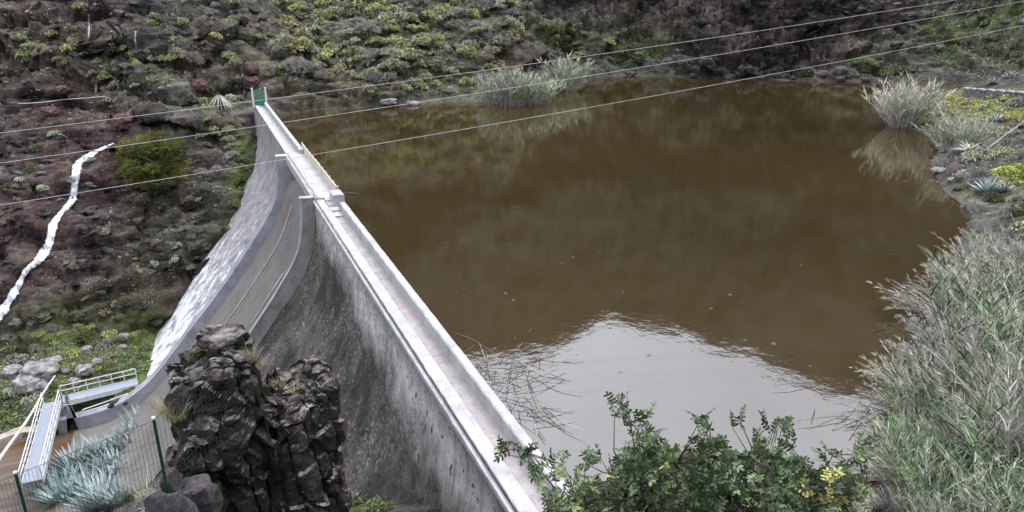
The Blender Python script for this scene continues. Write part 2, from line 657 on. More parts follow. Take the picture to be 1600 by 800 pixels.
# surface patches: where the ground is mossy / red / pale / grassy, set as world-space blobs on the hillside
attrs = {k: np.zeros(TX.shape) for k in ('veg', 'red', 'tan', 'grass')}


def blob(name, px, py, rad, amt=1.0):
    p, n = hit(px, py)
    if p is None:
        return
    d2 = ((Pd - p) ** 2).sum(-1) / rad ** 2
    attrs[name] = np.maximum(attrs[name], amt * np.exp(-d2))


for q in [(450, 40), (520, 60), (600, 40), (680, 60), (480, 110), (560, 115), (640, 120), (720, 110), (700, 20), (420, 90), (760, 60), (780, 120), (550, 10), (830, 30)]:
    blob('veg', *q, 9, .75)
for q in [(60, 75), (110, 90), (180, 90), (220, 130), (250, 110), (300, 20), (360, 40), (200, 150), (310, 165), (345, 190), (90, 545), (60, 560), (330, 120), (20, 60)]:
    blob('veg', *q, 4.5, .6)
for q in [(960, 70), (1000, 80), (920, 60), (1040, 95), (870, 40), (1400, 80), (1360, 100), (1480, 50), (1560, 30), (1540, 70), (1480, 20), (1590, 90)]:
    blob('veg', *q, 6, .85)
for q in [(970, 75), (1020, 85), (1500, 40), (1550, 50), (1590, 20), (1480, 80), (850, 60)]:
    blob('grass', *q, 4, .7)
for q in [(180, 560), (200, 585), (160, 590), (220, 545), (30, 630), (60, 610), (10, 660), (110, 540), (140, 600)]:
    blob('grass', *q, 4, 1.0)
for q in [(380, 270), (385, 300), (365, 350), (390, 235)]:
    blob('grass', *q, 2.2, .9)
for q in [(270, 330), (250, 380), (300, 350), (220, 420), (330, 300)]:
    blob('veg', *q, 4, .5)
for q in [(60, 40), (120, 30), (30, 30), (140, 210), (100, 210), (60, 260), (30, 330), (80, 300), (20, 400), (50, 380), (160, 260), (100, 45), (90, 250), (180, 280), (120, 140)]:
    blob('red', *q, 6, .9)
for q in [(250, 470), (220, 510), (180, 440), (120, 460), (300, 130), (390, 110), (320, 60), (410, 55), (510, 150), (560, 152), (450, 152), (760, 85), (800, 90), (1520, 200), (1580, 190)]:
    blob('red', *q, 4, .75)
for q in [(960, 12), (1050, 30), (1060, 15), (1035, 45), (1220, 30), (1320, 70), (1110, 25), (1150, 60), (1280, 110), (1400, 20)]:
    blob('tan', *q, 3.5, .8)
for q in [(1430, 170), (1500, 165), (1560, 170), (1460, 190), (1540, 150), (1500, 190), (1590, 160), (1520, 310), (1560, 290)]:
    blob('veg', *q, 6, .9)
for q in [(1480, 160), (1550, 160)]:
    blob('grass', *q, 7, .8)
for q in [(550, 790), (545, 760)]:
    blob('grass', *q, 4, .8)

# recesses: dark hollows under ledges and the caves of the far cliff
for (px, py, ra, dep) in [(1243, 22, 1.3, 2.6), (1275, 33, 2.2, 3.4), (1310, 30, 1.0, 2.2), (1270, 62, 2.6, 1.6), (1085, 17, 2.0, 1.4), (760, 55, 3.4, 1.6), (790, 95, 2.8, 2.0),
                          (145, 62, 3.0, 3.6), (150, 85, 3.0, 3.4), (165, 100, 2.6, 2.6), (230, 20, 2.5, 1.8), (980, 90, 2.2, 1.2), (1180, 88, 3, 1.1), (1330, 95, 2.4, 1.4), (250, 530, 2.5, 2.0),
                          (60, 8, 3.0, 1.2), (1450, 108, 3, 1.2)]:
    p, n = hit(px, py)
    if p is None or n is None:
        continue
    flat = np.array([n[0], n[1], 0.0])
    flat = flat / (np.linalg.norm(flat) + 1e-6)
    dv = Pd - p
    dv[..., 2] *= 1.6
    g = np.exp(-((dv ** 2).sum(-1) / ra ** 2) ** 2)
    Pd = Pd - flat * (g * dep)[..., None]
bvh, TQ = make_bvh(Pd)

me = bpy.data.meshes.new('hillside')
me.from_pydata(Pd.reshape(-1, 3).tolist(), [], TQ.tolist())
for k, a in attrs.items():
    at = me.attributes.new(k, 'FLOAT', 'POINT')
    at.data.foreach_set('value', a.reshape(-1))
gxx, gyy = np.gradient(TZ, ax, ay)
steep = np.hypot(gxx, gyy)
at = me.attributes.new('cliff', 'FLOAT', 'POINT')
at.data.foreach_set('value', smooth(0.5, 1.5, steep).reshape(-1))
me.polygons.foreach_set('use_smooth', [True] * len(me.polygons))

T = NT('volcanic_rock_and_soil')
v = T.pos()
warp = T.n('ShaderNodeTexNoise', ins={'Vector': v, 'Scale': .25, 'Detail': 3})
vw = T.n('ShaderNodeVectorMath', operation='ADD', ins={0: v, 1: warp.outputs['Color']}).outputs[0]
n_big = T.noise(v, .12, 5, .6)
n_mid = T.noise(v, .9, 6, .65)
n_fin = T.noise(v, 4.5, 5, .7)
band = T.noise(T.scale(vw, (.10, .10, 1.5)), 1.0, 5, .65)
streak = T.noise(T.scale(v, (1.4, 1.4, .16)), 1.0, 5, .65)
dark, grey, brown = (.011, .0095, .0105), (.148, .138, .130), (.054, .043, .038)
c = T.mix(T.mapr(n_mid, .42, .58), dark, brown)
c = T.mix(T.mapr(band, .52, .70), c, grey)
c = T.mix(T.mapr(T.math('MULTIPLY', T.attr('cliff'), streak), .28, .50, 0, .85), c, (.012, .010, .011))
redf = T.math('MULTIPLY', T.attr('red'), T.mapr(T.noise(v, .45, 5, .65), .34, .56))
c = T.mix(redf, c, T.mix(T.mapr(n_fin, .35, .7), (.016, .0085, .0075), (.112, .054, .045)))
tanf = T.math('MULTIPLY', T.attr('tan'), T.mapr(T.noise(v, .7, 5, .65), .38, .58))
c = T.mix(tanf, c, T.mix(n_fin, (.10, .074, .062), (.30, .228, .185)))
# pale lichen and light stones
vor = T.voro(v, 2.4)
c = T.mix(T.math('MULTIPLY', T.mapr(vor.outputs['Distance'], .20, .10), T.mapr(T.noise(v, .5, 4, .6), .5, .66)), c, (.30, .28, .27))
nz = T.sep(T.n('ShaderNodeNewGeometry').outputs['Normal'])[2]
vegf = T.math('ADD', T.math('MULTIPLY', T.attr('veg'), T.mapr(T.noise(v, .8, 6, .7), .36, .56)), T.math('MULTIPLY', T.mapr(nz, .75, .95), T.mapr(T.noise(v, .35, 6, .7), .5, .66, 0, .6)))
vegc = T.mix(T.mapr(T.noise(v, 2.6, 5, .7), .35, .65), (.055, .055, .038), (.21, .205, .125))
c = T.mix(T.math('MINIMUM', vegf, .9), c, vegc)
grc = T.mix(T.mapr(T.noise(v, 2.2, 5, .7), .35, .65), (.035, .07, .015), (.13, .17, .04))
c = T.mix(T.math('MULTIPLY', T.attr('grass'), T.mapr(T.noise(v, .7, 6, .7), .32, .5)), c, grc)
c = T.mix(T.mapr(T.noise(v, 3.6, 5, .8), .60, .66, 0, .55), c, (.27, .25, .24))
c = T.mix(T.mapr(T.noise(v, 1.9, 5, .8), .60, .68, 0, .6), c, (.018, .016, .017))
# wet dark waterline
zc = T.sep(v)[2]
hgt = T.math('ADD', T.math('ADD', T.math('MULTIPLY', n_mid, .5), T.math('MULTIPLY', n_fin, .3)), T.math('MULTIPLY', band, .4))
fv = T.voro(T.scale(vw, (1, 1, 1.5)), .75)
hgt = T.math('ADD', hgt, T.math('MULTIPLY', fv.outputs['Distance'], -.45))
nb = T.bump(hgt, 1.0, .65, T.bump(T.noise(v, 14, 3, .6), .6, .06))
terrain_mat = T.done(c, .9, nb, .2)
me.materials.append(terrain_mat)
hill = bpy.data.objects.new('hillside', me)
COL.objects.link(hill)
tag(hill, 'rocky brown and green gorge sides around the reservoir', 'hillside', kind='structure')

# ------------------------------------------------------------------ water
T = NT('muddy_water')
v = T.pos()
c = T.mix(T.mapr(T.noise(v, .035, 3, .5), .35, .65), (.027, .0185, .0058), (.037, .0255, .0082))
r1 = T.noise(T.scale(v, (1, 1, 1)), 1.3, 3, .5)
r2 = T.noise(v, 7.0, 2, .5)
hh = T.math('ADD', T.math('MULTIPLY', r1, .8), T.math('MULTIPLY', r2, .12))
# rain-drop rings, scattered
vd = T.voro(v, 1.0)
ring = T.math('SINE', T.math('MULTIPLY', vd.outputs['Distance'], 70.0))
ringm = T.math('MULTIPLY', T.mapr(vd.outputs['Distance'], .13, .03), T.mapr(T.sep(vd.outputs['Color'])[0], .80, .82))
rn = T.math('MULTIPLY', T.math('MULTIPLY', ring, ringm), .8)
hh = T.math('ADD', hh, rn)
nb = T.bump(hh, .16, .05)
T.b.inputs['IOR'].default_value = 2.25
water_mat = T.done(c, .035, nb, .5)
mb = MB()
xs = np.array([8.0, 60, 150.0])
mb.grid(np.array([[(x, y, WZ) for y in (4.0, 60, 140.0)] for x in (7.9, 60, 150.0)]))
wo = mb.build('reservoir_water', water_mat)
tag(wo, 'still brown muddy reservoir reflecting the sky', 'water', kind='structure')

# ------------------------------------------------------------------ concrete materials


def mat_concrete(name, c1, c2, spots=None, scale=1.0):
    T = NT(name)
    v = T.pos()
    f = T.mapr(T.noise(v, .8 * scale, 6, .7), .34, .66)
    c = T.mix(f, c1, c2)
    c = T.mix(T.mapr(T.noise(T.scale(v, (1.5, 1.5, .3)), 1.2, 5, .7), .55, .75, 0, .55), c, tuple(x * .45 for x in c1))
    if spots:
        c = T.mix(T.mapr(T.noise(v, 9, 4, .7), .58, .68, 0, .6), c, spots)
    h = T.math('ADD', T.noise(v, 12, 4, .7), T.math('MULTIPLY', T.noise(v, 2, 4, .6), .6))
    return T.done(c, .85, T.bump(h, .5, .02), .25)


M_white = mat_concrete('white_limewashed_concrete', (.27, .268, .265), (.40, .398, .395), (.15, .145, .14))
M_walk = mat_concrete('walkway_concrete', (.24, .215, .205), (.34, .31, .30), (.12, .11, .10), 1.5)
M_pier = mat_concrete('blue_grey_concrete', (.20, .208, .228), (.33, .34, .365), (.13, .13, .145))

# near downstream face: pale band with dark pits below the crest, dark weathering, pale speckle lower left
T = NT('weathered_dam_face')
v = T.pos()
z = T.sep(v)[2]
yv = T.sep(v)[1]
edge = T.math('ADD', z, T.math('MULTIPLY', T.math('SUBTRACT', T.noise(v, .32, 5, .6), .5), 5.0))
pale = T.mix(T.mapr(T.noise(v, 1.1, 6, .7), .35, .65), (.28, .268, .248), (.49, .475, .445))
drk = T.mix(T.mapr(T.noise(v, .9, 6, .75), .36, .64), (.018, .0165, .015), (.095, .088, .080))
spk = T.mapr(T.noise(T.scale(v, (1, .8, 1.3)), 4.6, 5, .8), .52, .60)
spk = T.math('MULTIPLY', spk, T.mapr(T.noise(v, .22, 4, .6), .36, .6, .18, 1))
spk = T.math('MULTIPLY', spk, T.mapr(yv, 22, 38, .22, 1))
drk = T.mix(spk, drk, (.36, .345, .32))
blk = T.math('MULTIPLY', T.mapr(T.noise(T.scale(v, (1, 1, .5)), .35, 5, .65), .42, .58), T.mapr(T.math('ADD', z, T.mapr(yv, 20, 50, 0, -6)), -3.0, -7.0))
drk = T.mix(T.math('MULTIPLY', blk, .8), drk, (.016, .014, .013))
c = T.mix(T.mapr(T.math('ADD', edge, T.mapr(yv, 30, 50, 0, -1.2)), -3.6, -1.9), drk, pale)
pits = T.voro(T.scale(T.n('ShaderNodeVectorMath', operation='ADD', ins={0: v, 1: T.n('ShaderNodeTexNoise', ins={'Vector': v, 'Scale': 1.6, 'Detail': 3}).outputs['Color']}).outputs[0], (1, 1.3, .9)), 2.3)
pitm = T.math('MULTIPLY', T.mapr(T.math('ADD', pits.outputs['Distance'], T.math('MULTIPLY', T.noise(v, 7, 3), .2)), .42, .30), T.mapr(T.sep(pits.outputs['Color'])[0], .30, .7))
c = T.mix(T.math('MULTIPLY', pitm, T.mapr(T.noise(v, .45, 4), .35, .52, .45, .95)), c, (.05, .046, .048))
pits2 = T.voro(T.scale(v, (1, 1.3, .8)), 4.5)
c = T.mix(T.math('MULTIPLY', T.mapr(pits2.outputs['Distance'], .34, .26), T.math('MAXIMUM', T.mapr(T.noise(v, .35, 4), .48, .60), T.mapr(z, -1.6, -.4, 0, .8))), c, (.05, .046, .048))
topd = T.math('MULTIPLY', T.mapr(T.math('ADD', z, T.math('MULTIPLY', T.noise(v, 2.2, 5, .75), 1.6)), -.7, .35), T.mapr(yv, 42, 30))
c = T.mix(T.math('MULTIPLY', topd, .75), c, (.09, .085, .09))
strk = T.mapr(T.noise(T.scale(v, (.6, .9, .08)), 1.3, 5, .65), .54, .70, 0, .8)
c = T.mix(strk, c, (.07, .062, .058))
wl = T.mapr(T.noise(T.scale(v, (1, 1, .5)), .9, 6, .8), .67, .74)
c = T.mix(wl, c, (.58, .57, .57))
h = T.math('ADD', T.noise(v, 6, 5, .75), T.math('MULTIPLY', pitm, -.4))
M_face = T.done(c, .92, T.bump(h, .8, .06), .2)

# far face: grey concrete largely covered with white lime growth towards the foot
T = NT('lime_covered_dam_face')
v = T.pos()
z = T.sep(v)[2]
c = T.mix(T.mapr(T.noise(T.scale(v, (1, 1, .35)), 1.6, 6, .75), .35, .62), (.10, .095, .095), (.33, .315, .31))
lime = T.math('ADD', T.noise(T.scale(v, (.8, .9, .55)), 1.0, 8, .82), T.mapr(z, -2, -17, -.10, .13))
c = T.mix(T.mapr(lime, .56, .66), c, T.mix(T.noise(v, 5, 4), (.50, .51, .53), (.74, .75, .78)))
M_lime = T.done(c, .9, T.bump(T.noise(v, 7, 5, .75), .8, .06), .2)

# spillway chute: wet streaked concrete
T = NT('wet_chute_concrete')
v = T.pos()
st = T.noise(T.scale(v, (.12, 2.2, .12)), 1.0, 6, .7)
c = T.mix(T.mapr(st, .30, .70), (.105, .096, .085), (.185, .172, .156))
c = T.mix(T.mapr(T.noise(v, .5, 5, .7), .45, .65, 0, .7), c, (.10, .088, .074))
M_chute = T.done(c, .5, T.bump(T.noise(v, 6, 4), .25, .02), .4)

T = NT('channel_bed_wet')
v = T.pos()
zz = T.sep(v)
st = T.noise(T.scale(v, (.12, 1.3, 1)), .9, 6, .7)
c = T.mix(T.mapr(st, .35, .65), (.062, .046, .033), (.135, .112, .09))
c = T.mix(T.math('MULTIPLY', T.mapr(T.noise(T.scale(v, (.16, .6, 1)), 1, 4, .65), .42, .62), T.mapr(T.sep(v)[1], 59.5, 63)), c, (.12, .048, .014))
c = T.mix(T.math('MULTIPLY', T.mapr(T.noise(T.scale(v, (.2, .7, 1)), .7, 5, .7), .52, .7), .7), c, (.05, .04, .033))
M_bed = T.done(c, .32, T.bump(T.noise(T.scale(v, (.5, 1.6, 1)), 3, 4), .3, .03), .5)

# ------------------------------------------------------------------ dam
CREST_Y0, CREST_Y1, SP0, SP1 = 6.0, 102.2, 50.3, 65.6
FACE = np.array([(6.42, -.02), (6.34, -1.5), (6.05, -3.4), (5.2, -5.6), (3.4, -8.0), (0.85, -11.2), (-2.1, -14.6), (-4.6, -17.4), (-6.9, -19.8), (-9.2, -21.6), (-11.2, -22.5)])
WALLTOP = np.array([(5.48, 0.04), (5.37, -1.65), (5.0, -3.6), (3.35, -6.4), (1.72, -8.6), (-.83, -11.8), (-3.33, -14.62), (-5.56, -17.2), (-7.7, -19.4), (-9.9, -20.8), (-12.2, -21.4), (-15.2, -21.5)])


def spline(pts, n):
    pts = np.asarray(pts, float)
    s = np.concatenate([[0], np.cumsum(np.linalg.norm(np.diff(pts, axis=0), axis=1))])
    t = np.linspace(0, s[-1], n)
    # Catmull-Rom through chord length
    out = np.zeros((n, pts.shape[1]))
    m = np.gradient(pts, s, axis=0)
    k = np.clip(np.searchsorted(s, t) - 1, 0, len(s) - 2)
    hseg = (s[k + 1] - s[k])[:, None]
    u = ((t - s[k]) / (s[k + 1] - s[k]))[:, None]
    out = (2 * u ** 3 - 3 * u ** 2 + 1) * pts[k] + (u ** 3 - 2 * u ** 2 + u) * hseg * m[k] + (-2 * u ** 3 + 3 * u ** 2) * pts[k + 1] + (u ** 3 - u ** 2) * hseg * m[k + 1]
    return out


dam = empty('concrete_dam', (7.3, 58, 0), 'long concrete gravity dam with white crest walkway holding the brown reservoir', 'dam')
dam_inv = Vector((-7.3, -58, 0))


def dpart(mb, name, mat, smooth_=False, label=None):
    o = mb.build(name, mat, dam, smooth_)
    o.location = dam_inv
    if label:
        o['label'] = label
    return o


fc = spline(FACE, 60)


def wall_section(y0, y1, ny):
    ys = np.linspace(y0, y1, ny)
    V = np.zeros((len(fc), ny, 3))
    V[..., 0] = fc[:, None, 0]
    V[..., 2] = fc[:, None, 1]
    V[..., 1] = ys[None]
    ns = fbm(V / np.array([1.4, 1.4, 1.0]), 4) * .07 * smooth(0, -1.5, V[..., 2])
    V[..., 0] -= ns
    m = MB()
    m.grid(V, flip=True)
    for yy, fl in ((y0, False), (y1, True)):
        ring = [(6.42, yy, -.02)] + [(a, yy, b) for a, b in fc[1:]] + [(7.96, yy, -22.5), (7.96, yy, -.3), (6.97, yy, -.3), (6.97, yy, -.02)]
        m.add(ring, [list(range(len(ring)))[::-1 if fl else 1]])
    # back (reservoir) face and top under the walkway
    m.add([(7.96, y0, -22.5), (7.96, y1, -22.5), (7.96, y1, -.3), (7.96, y0, -.3)], [(0, 1, 2, 3)])
    m.add([(6.42, y0, -.27), (6.42, y1, -.27), (7.96, y1, -.27), (7.96, y0, -.27)], [(0, 1, 2, 3)])
    return m


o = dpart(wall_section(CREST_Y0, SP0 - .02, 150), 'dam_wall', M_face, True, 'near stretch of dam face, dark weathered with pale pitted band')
o = dpart(wall_section(SP1 + .9, CREST_Y1, 110), 'dam_wall', M_lime, True, 'far stretch of dam face streaked white with lime')


def long_box(x0, x1, z0, z1, y0, y1, n, jit=.006, chamf=.03):
    """a long cast-concrete member with softened, slightly uneven edges"""
    prof = np.array([(x0, z0), (x0, z1 - chamf), (x0 + chamf, z1), (x1 - chamf, z1), (x1, z1 - chamf), (x1, z0)])
    ys = np.linspace(y0, y1, n)
    V = np.zeros((len(prof), n, 3))
    V[..., 0] = prof[:, None, 0]
    V[..., 2] = prof[:, None, 1]
    V[..., 1] = ys[None]
    nn = rng.normal(0, jit, (len(prof), n, 2))
    V[1:5, :, 0] += nn[1:5, :, 0]
    V[1:5, :, 2] += nn[1:5, :, 1]
    m = MB()
    m.grid(V)
    for k, fl in ((0, True), (-1, False)):
        m.add(V[:, k], [list(range(len(prof)))[::-1 if fl else 1]])
    return m


def add_mb(a, b):
    for v_ in b.v:
        pass
    off = a.n
    a.v += b.v
    a.a += b.a
    a.f.extend([[i + off for i in f] for f in b.f])
    a.mi.extend(b.mi)
    a.n += b.n
    return a


STEP0 = 45.6
curb = long_box(6.45, 6.96, -.24, 0.0, CREST_Y0, SP0, 120)
dpart(curb, 'curb', M_white)
dpart(long_box(6.28, 6.44, -.34, -.15, CREST_Y0, SP0, 120, .004, .02), 'drip_ledge', M_white)
dpart(long_box(6.45, 6.96, -.24, 0.0, SP1 + .4, CREST_Y1, 100), 'curb', M_white)
wk = MB()
wk.grid(np.array([[(x, y, -.245 + rng.normal(0, .004)) for y in np.linspace(CREST_Y0, STEP0, 120)] for x in (6.955, 7.15, 7.4, 7.62)]))
dpart(wk, 'walkway', M_walk)
wk = MB()
wk.grid(np.array([[(x, y, -.245 + rng.normal(0, .004)) for y in np.linspace(SP1 + 2.0, CREST_Y1, 100)] for x in (6.955, 7.15, 7.4, 7.62)]))
dpart(wk, 'walkway', M_white)
dpart(long_box(7.60, 7.97, -.29, .36, CREST_Y0, SP0 - 3.2, 120, chamf=.05), 'parapet', M_white)
dpart(long_box(7.60, 7.97, -.29, .36, SP1 + 1.2, CREST_Y1, 100, chamf=.05), 'parapet', M_white)
# spillway bridge, end blocks and steps
dpart(long_box(6.40, 7.98, -.30, .12, SP0 - .6, SP1 + .9, 30), 'bridge_deck', M_white)
edge_beam = long_box(6.25, 6.39, -.62, .10, SP0, SP1 + .4, 30)
dpart(edge_beam, 'edge_beam', M_white)
for k in range(4):
    y0 = STEP0 + .1 + k * 1.05
    st_ = long_box(6.98, 7.585, -.30, -.24 + .09 * (k + 1), y0, y0 + 1.05 if k < 3 else SP0 - .62, 4, .003, .02)
    dpart(st_, 'step', M_white)
eb = long_box(7.30, 8.05, -.28, .72, SP0 - 2.6, SP0 - 1.2, 4, .01, .04)
dpart(eb, 'end_block', M_white)
dpart(long_box(7.45, 8.05, -.28, .5, SP1 + .1, SP1 + 1.1, 4, .01, .04), 'end_block', M_white)
M_rust = mat_simple('ochre_weathered_boards', (.42, .36, .27), (.56, .52, .44), 2.5, .8, .4)
# ochre guard panels of the bridge
for x, hz, y0, y1, lab in ((7.86, .74, SP0 - .7, SP1 + 1.6, 'taller ochre guard panel on the water side'), (6.52, .16, SP0 - 1, SP1 + .6, 'low ochre rail on the downstream side')):
    m = MB()
    n = 12
    ys = np.linspace(y0, y1, n)
    for a in range(n - 1):
        jj = rng.normal(0, .012)
        m.box((x + jj, ys[a] + .02, .14), (x + .07 + jj, ys[a + 1] - .02, .12 + hz * (.93 + .07 * rng.random())))
    for yy in ys:
        m.box((x + .08, yy - .05, .121), (x + .15, yy + .05, .12 + hz + .03))
    dpart(m, 'guard_panel', M_rust, label=lab)

# chute with ogee crest, training walls
CH = np.array([(7.9, -6.0), (7.85, -2.6), (7.5, -2.05), (7.0, -1.98), (6.5, -2.2), (6.0, -2.9), (5.4, -4.3), (4.6, -6.0), (3.0, -8.3), (.5, -11.5), (-2.4, -14.9), (-4.9, -17.7), (-7.1, -20.0), (-9.4, -21.7), (-11.8, -22.5), (-14, -22.75)])
cs = spline(CH, 70)
m = MB()
ys = np.linspace(SP0 + .2, SP1 + .02, 30)
V = np.zeros((len(cs), 30, 3))
V[..., 0] = cs[:, None, 0]
V[..., 2] = cs[:, None, 1]
V[..., 1] = ys[None]
m.grid(V, flip=True)
dpart(m, 'spillway_chute', M_chute, True)
wtop = spline(WALLTOP, 60)


def training_wall(y0, y1, xmin=-99.0):
    m = MB()
    wt_all = spline(WALLTOP, 60)
    wtop = wt_all[wt_all[:, 0] > xmin]
    # top ribbon, two sides going 2.2 m down towards the dam body
    d = np.gradient(wtop, axis=0)
    d /= np.linalg.norm(d, axis=1, keepdims=True)
    inn = np.stack([-d[:, 1], d[:, 0]], 1)
    inn = np.where(inn[:, :1] < 0, -inn, inn)          # towards +X (into the dam)
    deep = wtop + inn * 2.3
    deep[:, 0] = np.minimum(deep[:, 0], 7.5)
    rows = [(deep, y0), (wtop + inn * .05, y0), (wtop, y0 + .05), (wtop, y1 - .05), (wtop + inn * .05, y1), (deep, y1)]
    V = np.zeros((len(rows), len(wtop), 3))
    for i, (pp, yy) in enumerate(rows):
        V[i, :, 0] = pp[:, 0]
        V[i, :, 2] = pp[:, 1]
        V[i, :, 1] = yy
    m.grid(V)
    # top block joining the crest
    m.box((5.475, y0 + .002, -.9), (6.43, y1 - .002, .045))
    return m


dpart(training_wall(SP1, SP1 + .85), 'training_wall', M_pier, False, 'far blue-grey curved wall of the spillway')
dpart(training_wall(SP0 - .02, SP0 + .24, -4.5), 'training_wall', mat_concrete('weathered_pale_concrete', (.17, .16, .15), (.32, .305, .29), (.09, .085, .08)), False, 'near weathered curved wall of the spillway')
wc = wtop[wtop[:, 0] > -4.4]
m = MB()
m.grid(np.array([[(a_ - .03, y_, b_ + .03) for a_, b_ in wc] for y_ in (SP0 + .27, SP0 - .05)]))
m.grid(np.array([[(a_ + o_, SP0 - .05, b_ + o_) for a_, b_ in wc] for o_ in (-.03, .12)][::-1]).transpose(0, 1, 2) * 1.0)
m.box((5.42, SP0 - .06, -.02), (6.44, SP0 + .5, .075))
dpart(m, 'wall_coping', M_white)
wc = wtop
m = MB()
m.grid(np.array([[(a_ - .03, y_, b_ + .03) for a_, b_ in wc] for y_ in (SP1 + .87, SP1 + .60)]))
m.box((5.42, SP1 + .003, .046), (6.44, SP1 + .87, .085))
dpart(m, 'wall_coping', M_white)
# pale divider lines running down the chute
for yy, a, b in ((60.2, 12, 40), (54.2, 20, 30)):
    m = MB()
    seg = cs[a:b]
    pts = np.stack([seg[:, 0] - .05, np.full(len(seg), yy) + .15 * np.sin(np.linspace(0, 3, len(seg))), seg[:, 1] + .04], 1)
    m.tube(pts, np.linspace(.09, .05, len(pts)), 6)
    dpart(m, 'drip_ridge', M_white)
# low concrete edge of the apron along the far bank, below the side walkway
ap = MB()
ap.grid(np.array([[(x, y, z) for (y, z) in ((52, -21.6), (52.3, -22.7), (58, -22.8), (SP1 + .3, -22.8))] for x in np.linspace(-13.9, -70, 40)]), flip=False)
bed = ap.build('channel_bed', M_bed)
tag(bed, 'brown stained concrete channel bed below the spillway', 'channel', kind='structure')
be = long_box(0, 0, 0, 0, 0, 1, 2)
m = MB()
m.grid(np.array([[(x, y + .25 * math.sin(x * 1.7), z + .06 * math.sin(x * 2.3)) for (y, z) in ((65.2, -23.0), (65.25, -21.9), (65.9, -21.75), (66.6, -22.2))] for x in np.linspace(-15.4, -60, 60)]))
eo = m.build('bank_edging', mat_simple('tan_rough_edge', (.22, .18, .14), (.42, .37, .31), 1.5, .9, .5, .05))
tag(eo, 'rough tan concrete edging along the far side of the channel', 'edging', kind='structure')

# ------------------------------------------------------------------ gate at the far end of the crest
M_green = mat_simple('green_painted_steel', (.015, .16, .085), (.03, .22, .12), 4, .5)
M_galv = mat_simple('galvanised_steel', (.50, .51, .52), (.64, .65, .66), 5, .45, .1)
gate = empty('crest_gate', (7.1, 101.0, 0), 'small green mesh gate closing the far end of the dam crest', 'gate')
for x in (-.78, .85):
    m = MB()
    m.box((x - .11, -.11, -.25), (x + .11, .11, 2.15))
    m.box((x - .14, -.14, 2.153), (x + .14, .14, 2.23))
    m.build('gate_post', M_galv, gate)
m = MB()
for x in np.linspace(-.62, .68, 22):
    m.box((x - .014, -.015, -.1), (x + .014, .015, 1.95))
for z in (-.12, .62, .9, 1.95):
    m.box((-.66, -.022, z), (.73, .022, z + .06))
m.box((-.64, -.008, -.06), (.70, .008, .61))
m.build('gate_panel', M_green, gate)
m = MB()
m.box((-.62, .06, .95), (-.52, .10, 1.15))
m.build('gate_lock', M_galv, gate)

# ------------------------------------------------------------------ footbridge below the spillway
M_steel = mat_simple('white_painted_steel', (.45, .47, .47), (.60, .62, .62), 3, .45, .05)
M_grate = mat_simple('steel_grating', (.19, .21, .245), (.28, .305, .345), 9, .5, .3)
fb = empty('steel_footbridge', (-15, 66.4, -20), 'white railed steel footbridge crossing the spillway channel and turning along its wall', 'footbridge')
A = np.array([at_z(240, 588, -20.2)[0], 67.2])     # end against the spillway wall
cor = at_z(82, 628, -20.2)[:2]
end = at_z(50, 752, -20.2)[:2]
wal = at_z(215, 596, -20.2)[:2]


def bridge_leg(p0, p1, w, name_rail_sides=(1, -1), gl=1.05, nposts=6, skip=()):
    p0 = np.array([p0[0], p0[1]])
    p1 = np.array([p1[0], p1[1]])
    d = p1 - p0
    L = np.linalg.norm(d)
    d /= L
    ang = math.atan2(d[1], d[0])
    M = Matrix.Translation((p0[0] + 15, p0[1] - 66.4, -.2)) @ Matrix.Rotation(ang, 4, 'Z')
    m = MB()
    m.box((0, -w / 2, -.06), (L, w / 2, 0), M=M)
    m.build('deck', M_grate, fb)
    m = MB()
    for s in (-1, 1):
        m.box((0, s * w / 2 - (.05 if s < 0 else -.003), -.42), (L, s * w / 2 + (.05 if s > 0 else -.003), .06), M=M)
    m.build('girder', M_steel, fb)
    for s in name_rail_sides:
        m = MB()
        yy = s * (w / 2 + .02)
        for z in (gl, gl * .55):
            a = M @ Vector((0, yy, z))
            b = M @ Vector((L, yy, z))
            m.tube([a, b], .045, 6)
        for k in range(nposts):
            x = L * k / (nposts - 1)
            a = M @ Vector((x, yy, 0))
            b = M @ Vector((x, yy, gl))
            m.tube([a, b], .04, 6)
        m.build('railing', M_steel, fb)


bridge_leg(cor, end, 1.25, nposts=8)
dv = (wal - cor) / np.linalg.norm(wal - cor)
bridge_leg(cor + dv * .75, wal, 1.1, (1,), nposts=7)
m = MB()
lp = [at_z(122, 652, -21.2), at_z(130, 640, -20.4), at_z(165, 628, -20.4), at_z(200, 615, -20.2)]
m.tube([p - np.array([-15, 66.4, -20]) for p in lp], .05, 6)
m.build('handrail', M_steel, fb)
m = MB()
pc = cor + np.array([.5, -.3])
m.box((pc[0] + 15 - .35, pc[1] - 66.4 - .3, -3.2), (pc[0] + 15 + .35, pc[1] - 66.4 + .3, -.63))
m.build('support_pier', M_pier, fb)

# ------------------------------------------------------------------ falling water
T = NT('white_water')
v = T.pos()
st = T.noise(T.scale(v, (2.5, 2.5, .5)), 1.6, 5, .7)
c = T.mix(T.mapr(st, .35, .62), (.45, .46, .49), (.86, .88, .90))
al = T.mapr(T.math('ADD', T.math('MULTIPLY', T.attr('v'), .75), T.math('MULTIPLY', T.noise(T.scale(v, (3, 3, .8)), 1.8, 5, .75), .9)), .52, .80)
T.set(T.b.inputs['Alpha'], al)
M_fall = T.done(c, .5, T.bump(st, .5, .1), .3)


M_trickle = mat_simple('thin_falling_water', (.14, .14, .155), (.34, .34, .37), 5, .4, .3)


